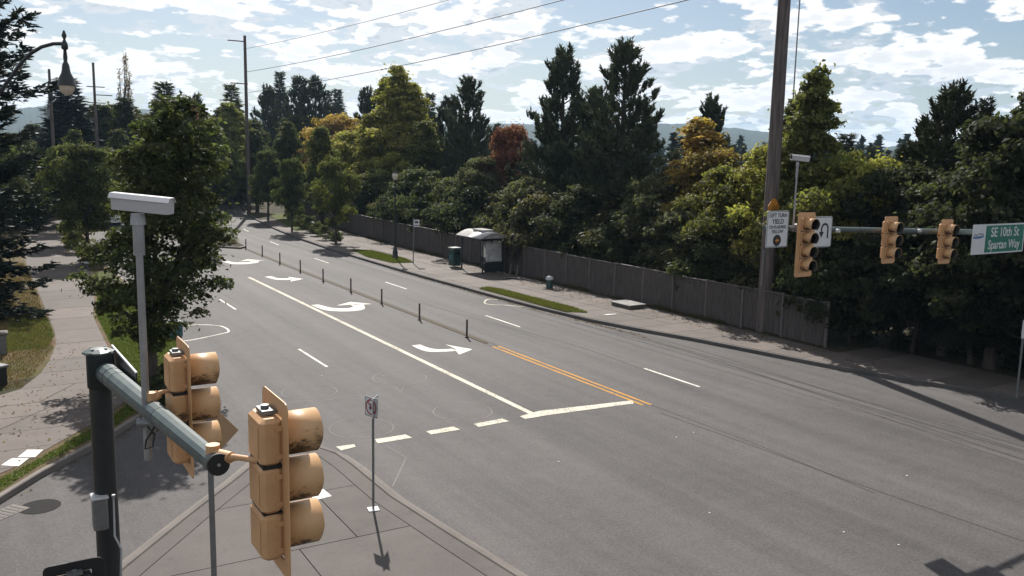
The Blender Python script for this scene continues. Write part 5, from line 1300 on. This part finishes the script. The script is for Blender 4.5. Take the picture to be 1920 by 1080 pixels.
dsx, dsy = gr(402, 1100, KH)
ds = thing('diamond_sign', 'back of a tan diamond sign on a post behind the near signals', 'sign', (dsx, dsy, KH), rad(-14))
w_ = ray(390, 812); hz_ = CAMH+w_[2]/math.hypot(w_[0], w_[1])*math.hypot(dsx, dsy)-KH
MB().tube([(0, 0, 0), (0, 0, hz_+.3)], .05, 10).build('post', M['steel'], ds)
MB().prism([(.49, 0), (.46, .03), (.03, .51), (-.03, .51), (-.49, .03), (-.49, -.03), (-.03, -.51), (.03, -.51), (.46, -.03)], -.004, .004).build('plate', M['signback'], ds, (0, .06, hz_), (rad(90), 0, 0))
MB().box((0, .045, .15+hz_), (.1, .03, .05)).box((0, .045, -.15+hz_), (.1, .03, .05)).build('clamp', M['steel'], ds)
# sign at the right edge
p = onX(1920, 617, 29.6)
rs = thing('roadside_sign', 'pale roadside sign cut by the right edge on the shaded pavement', 'sign', (29.6, p[1], KH), rad(-25))
MB().tube([(0, 0, 0), (0, 0, p[2]+.1)], .035, 8).build('post', M['steel'], rs); MB().box((0.05, -.04, p[2]-KH), (.3, .015, .62), bev=.005).build('plate', M['signwhite'], rs)
# ------------------------------------------------------------------ left side furniture
x, y = gr(178, 492)
bn_ = thing('litter_bin', 'dark domed litter bin beside the trunk on the left verge', 'bin', (x+.05, y-2.4, KH)); MB().lathe([(.3, 0), (.32, .05), (.33, .85), (.36, .9), (.33, 1.1), (.2, 1.25), (.03, 1.3)], n=14).build('body', M['black'], bn_); MB().box((0, -.33, 1.0), (.3, .06, .12)).build('opening', M['steel'], bn_)
bc = thing('bench', 'low pale topped bench in front of the dark domed bin', 'bench', (6.15, 61.0, KH), rad(5)); MB().box((0, 0, .47), (1.25, .5, .07), bev=.015).build('seat', M['camwhite'], bc)
for s_ in (-.45, .45): MB().box((s_, 0, .22), (.1, .42, .44)).build('leg', M['kerb'], bc)
x, y = gr(8, 665)
pb = thing('concrete_post', 'grey pedestal with a flared pale top at the left edge of the lawn', 'post', (x-.15, y-.6, KH)); MB().box((0, 0, .38), (.48, .48, .76), bev=.03).build('shaft', M['steel'], pb); MB().box((0, 0, .80), (.62, .62, .09), bev=.02).build('cap', M['kerb'], pb)
lw = thing('planter_wall', 'low dark planter wall with a stone cap at the left edge', 'wall', (0.0, 32.1, KH), rad(33)); MB().box((-1.0, 0, .30), (2.9, .45, .60), bev=.02).build('wall', M['black'], lw); MB().box((-1.0, 0, .64), (3.0, .55, .08), bev=.015).build('cap', M['steel'], lw)
tree('shrub', 0, -.4, 33.6, 1.0, 1.1, (.10, .05, .06), 'purplish low shrub behind the planter wall at the left edge', 'shrub', 'shrub', .1)
x, y = gr(335, 642); tc_ = thing('utility_cabinet', 'small teal utility cabinet under the near street tree', 'cabinet', (6.6, 37.6, KH), rad(15)); MB().box((0, 0, .3), (.7, .4, .6), bev=.03).build('body', M['teal'], tc_); MB().box((0, 0, .63), (.76, .46, .05), bev=.015).build('lid', M['trashgreen'], tc_)
# ------------------------------------------------------------------ car far left
def car(label, x, y, rz, paint):
    t = thing('parked_car', label, 'car', (x, y, 0), rz)
    prof = [(-2.25, .35), (-2.3, .6), (-2.2, .85), (-1.3, .98), (-.65, 1.42), (.75, 1.46), (1.55, 1.02), (2.15, .95), (2.3, .7), (2.28, .35)]
    b = MB(); n = len(prof)
    def sec(yq, s, tz): return [(p[0], yq*(tz if p[1] > 1.2 else 1), p[1]) for p in prof]
    vs = sec(-.88, 1, .82)+sec(.88, 1, .82); b.add(vs, [tuple(range(n)), tuple(range(2*n-1, n-1, -1))]+[(i, n+i, n+(i+1) % n, (i+1) % n) for i in range(n)], 0, False); b.build('body', paint, t)
    for s_ in (-1, 1):
        MB().add([(-1.05, s_*.875, 1.02), (-.6, s_*.765, 1.36), (.7, s_*.765, 1.39), (1.3, s_*.875, 1.04)], [(0, 1, 2, 3)] if s_ > 0 else [(3, 2, 1, 0)]).build('side_window', M['carglass'], t)
    MB().add([(1.5, -.78, 1.055), (1.5, .78, 1.055), (.80, .66, 1.455), (.80, -.66, 1.455)], [(0, 1, 2, 3)]).build('windscreen', M['carglass'], t)
    MB().add([(-1.27, -.78, 1.02), (-1.27, .78, 1.02), (-.70, .66, 1.41), (-.70, -.66, 1.41)], [(3, 2, 1, 0)]).build('rear_window', M['carglass'], t)
    for xx in (-1.4, 1.4):
        for s_ in (-1, 1):
            wh = MB().tube([(xx, s_*.70, .33), (xx, s_*.90, .33)], .33, 18).build('wheel', M['rubber'], t); MB().tube([(xx, s_*.9, .33), (xx, s_*.91, .33)], .2, 14).build('rim', M['aluminium'], wh)
    for s_ in (-1, 1):
        MB().box((2.26, s_*.62, .72), (.08, .4, .14)).build('headlight', M['camwhite'], t); MB().box((-2.27, s_*.66, .78), (.06, .34, .16)).build('tail_light', M['tail'], t)
    return t
x, y = gr(208, 420)
car('white car glaring in the sun behind the left street trees', x, y, rad(-95), M['carwhite'])
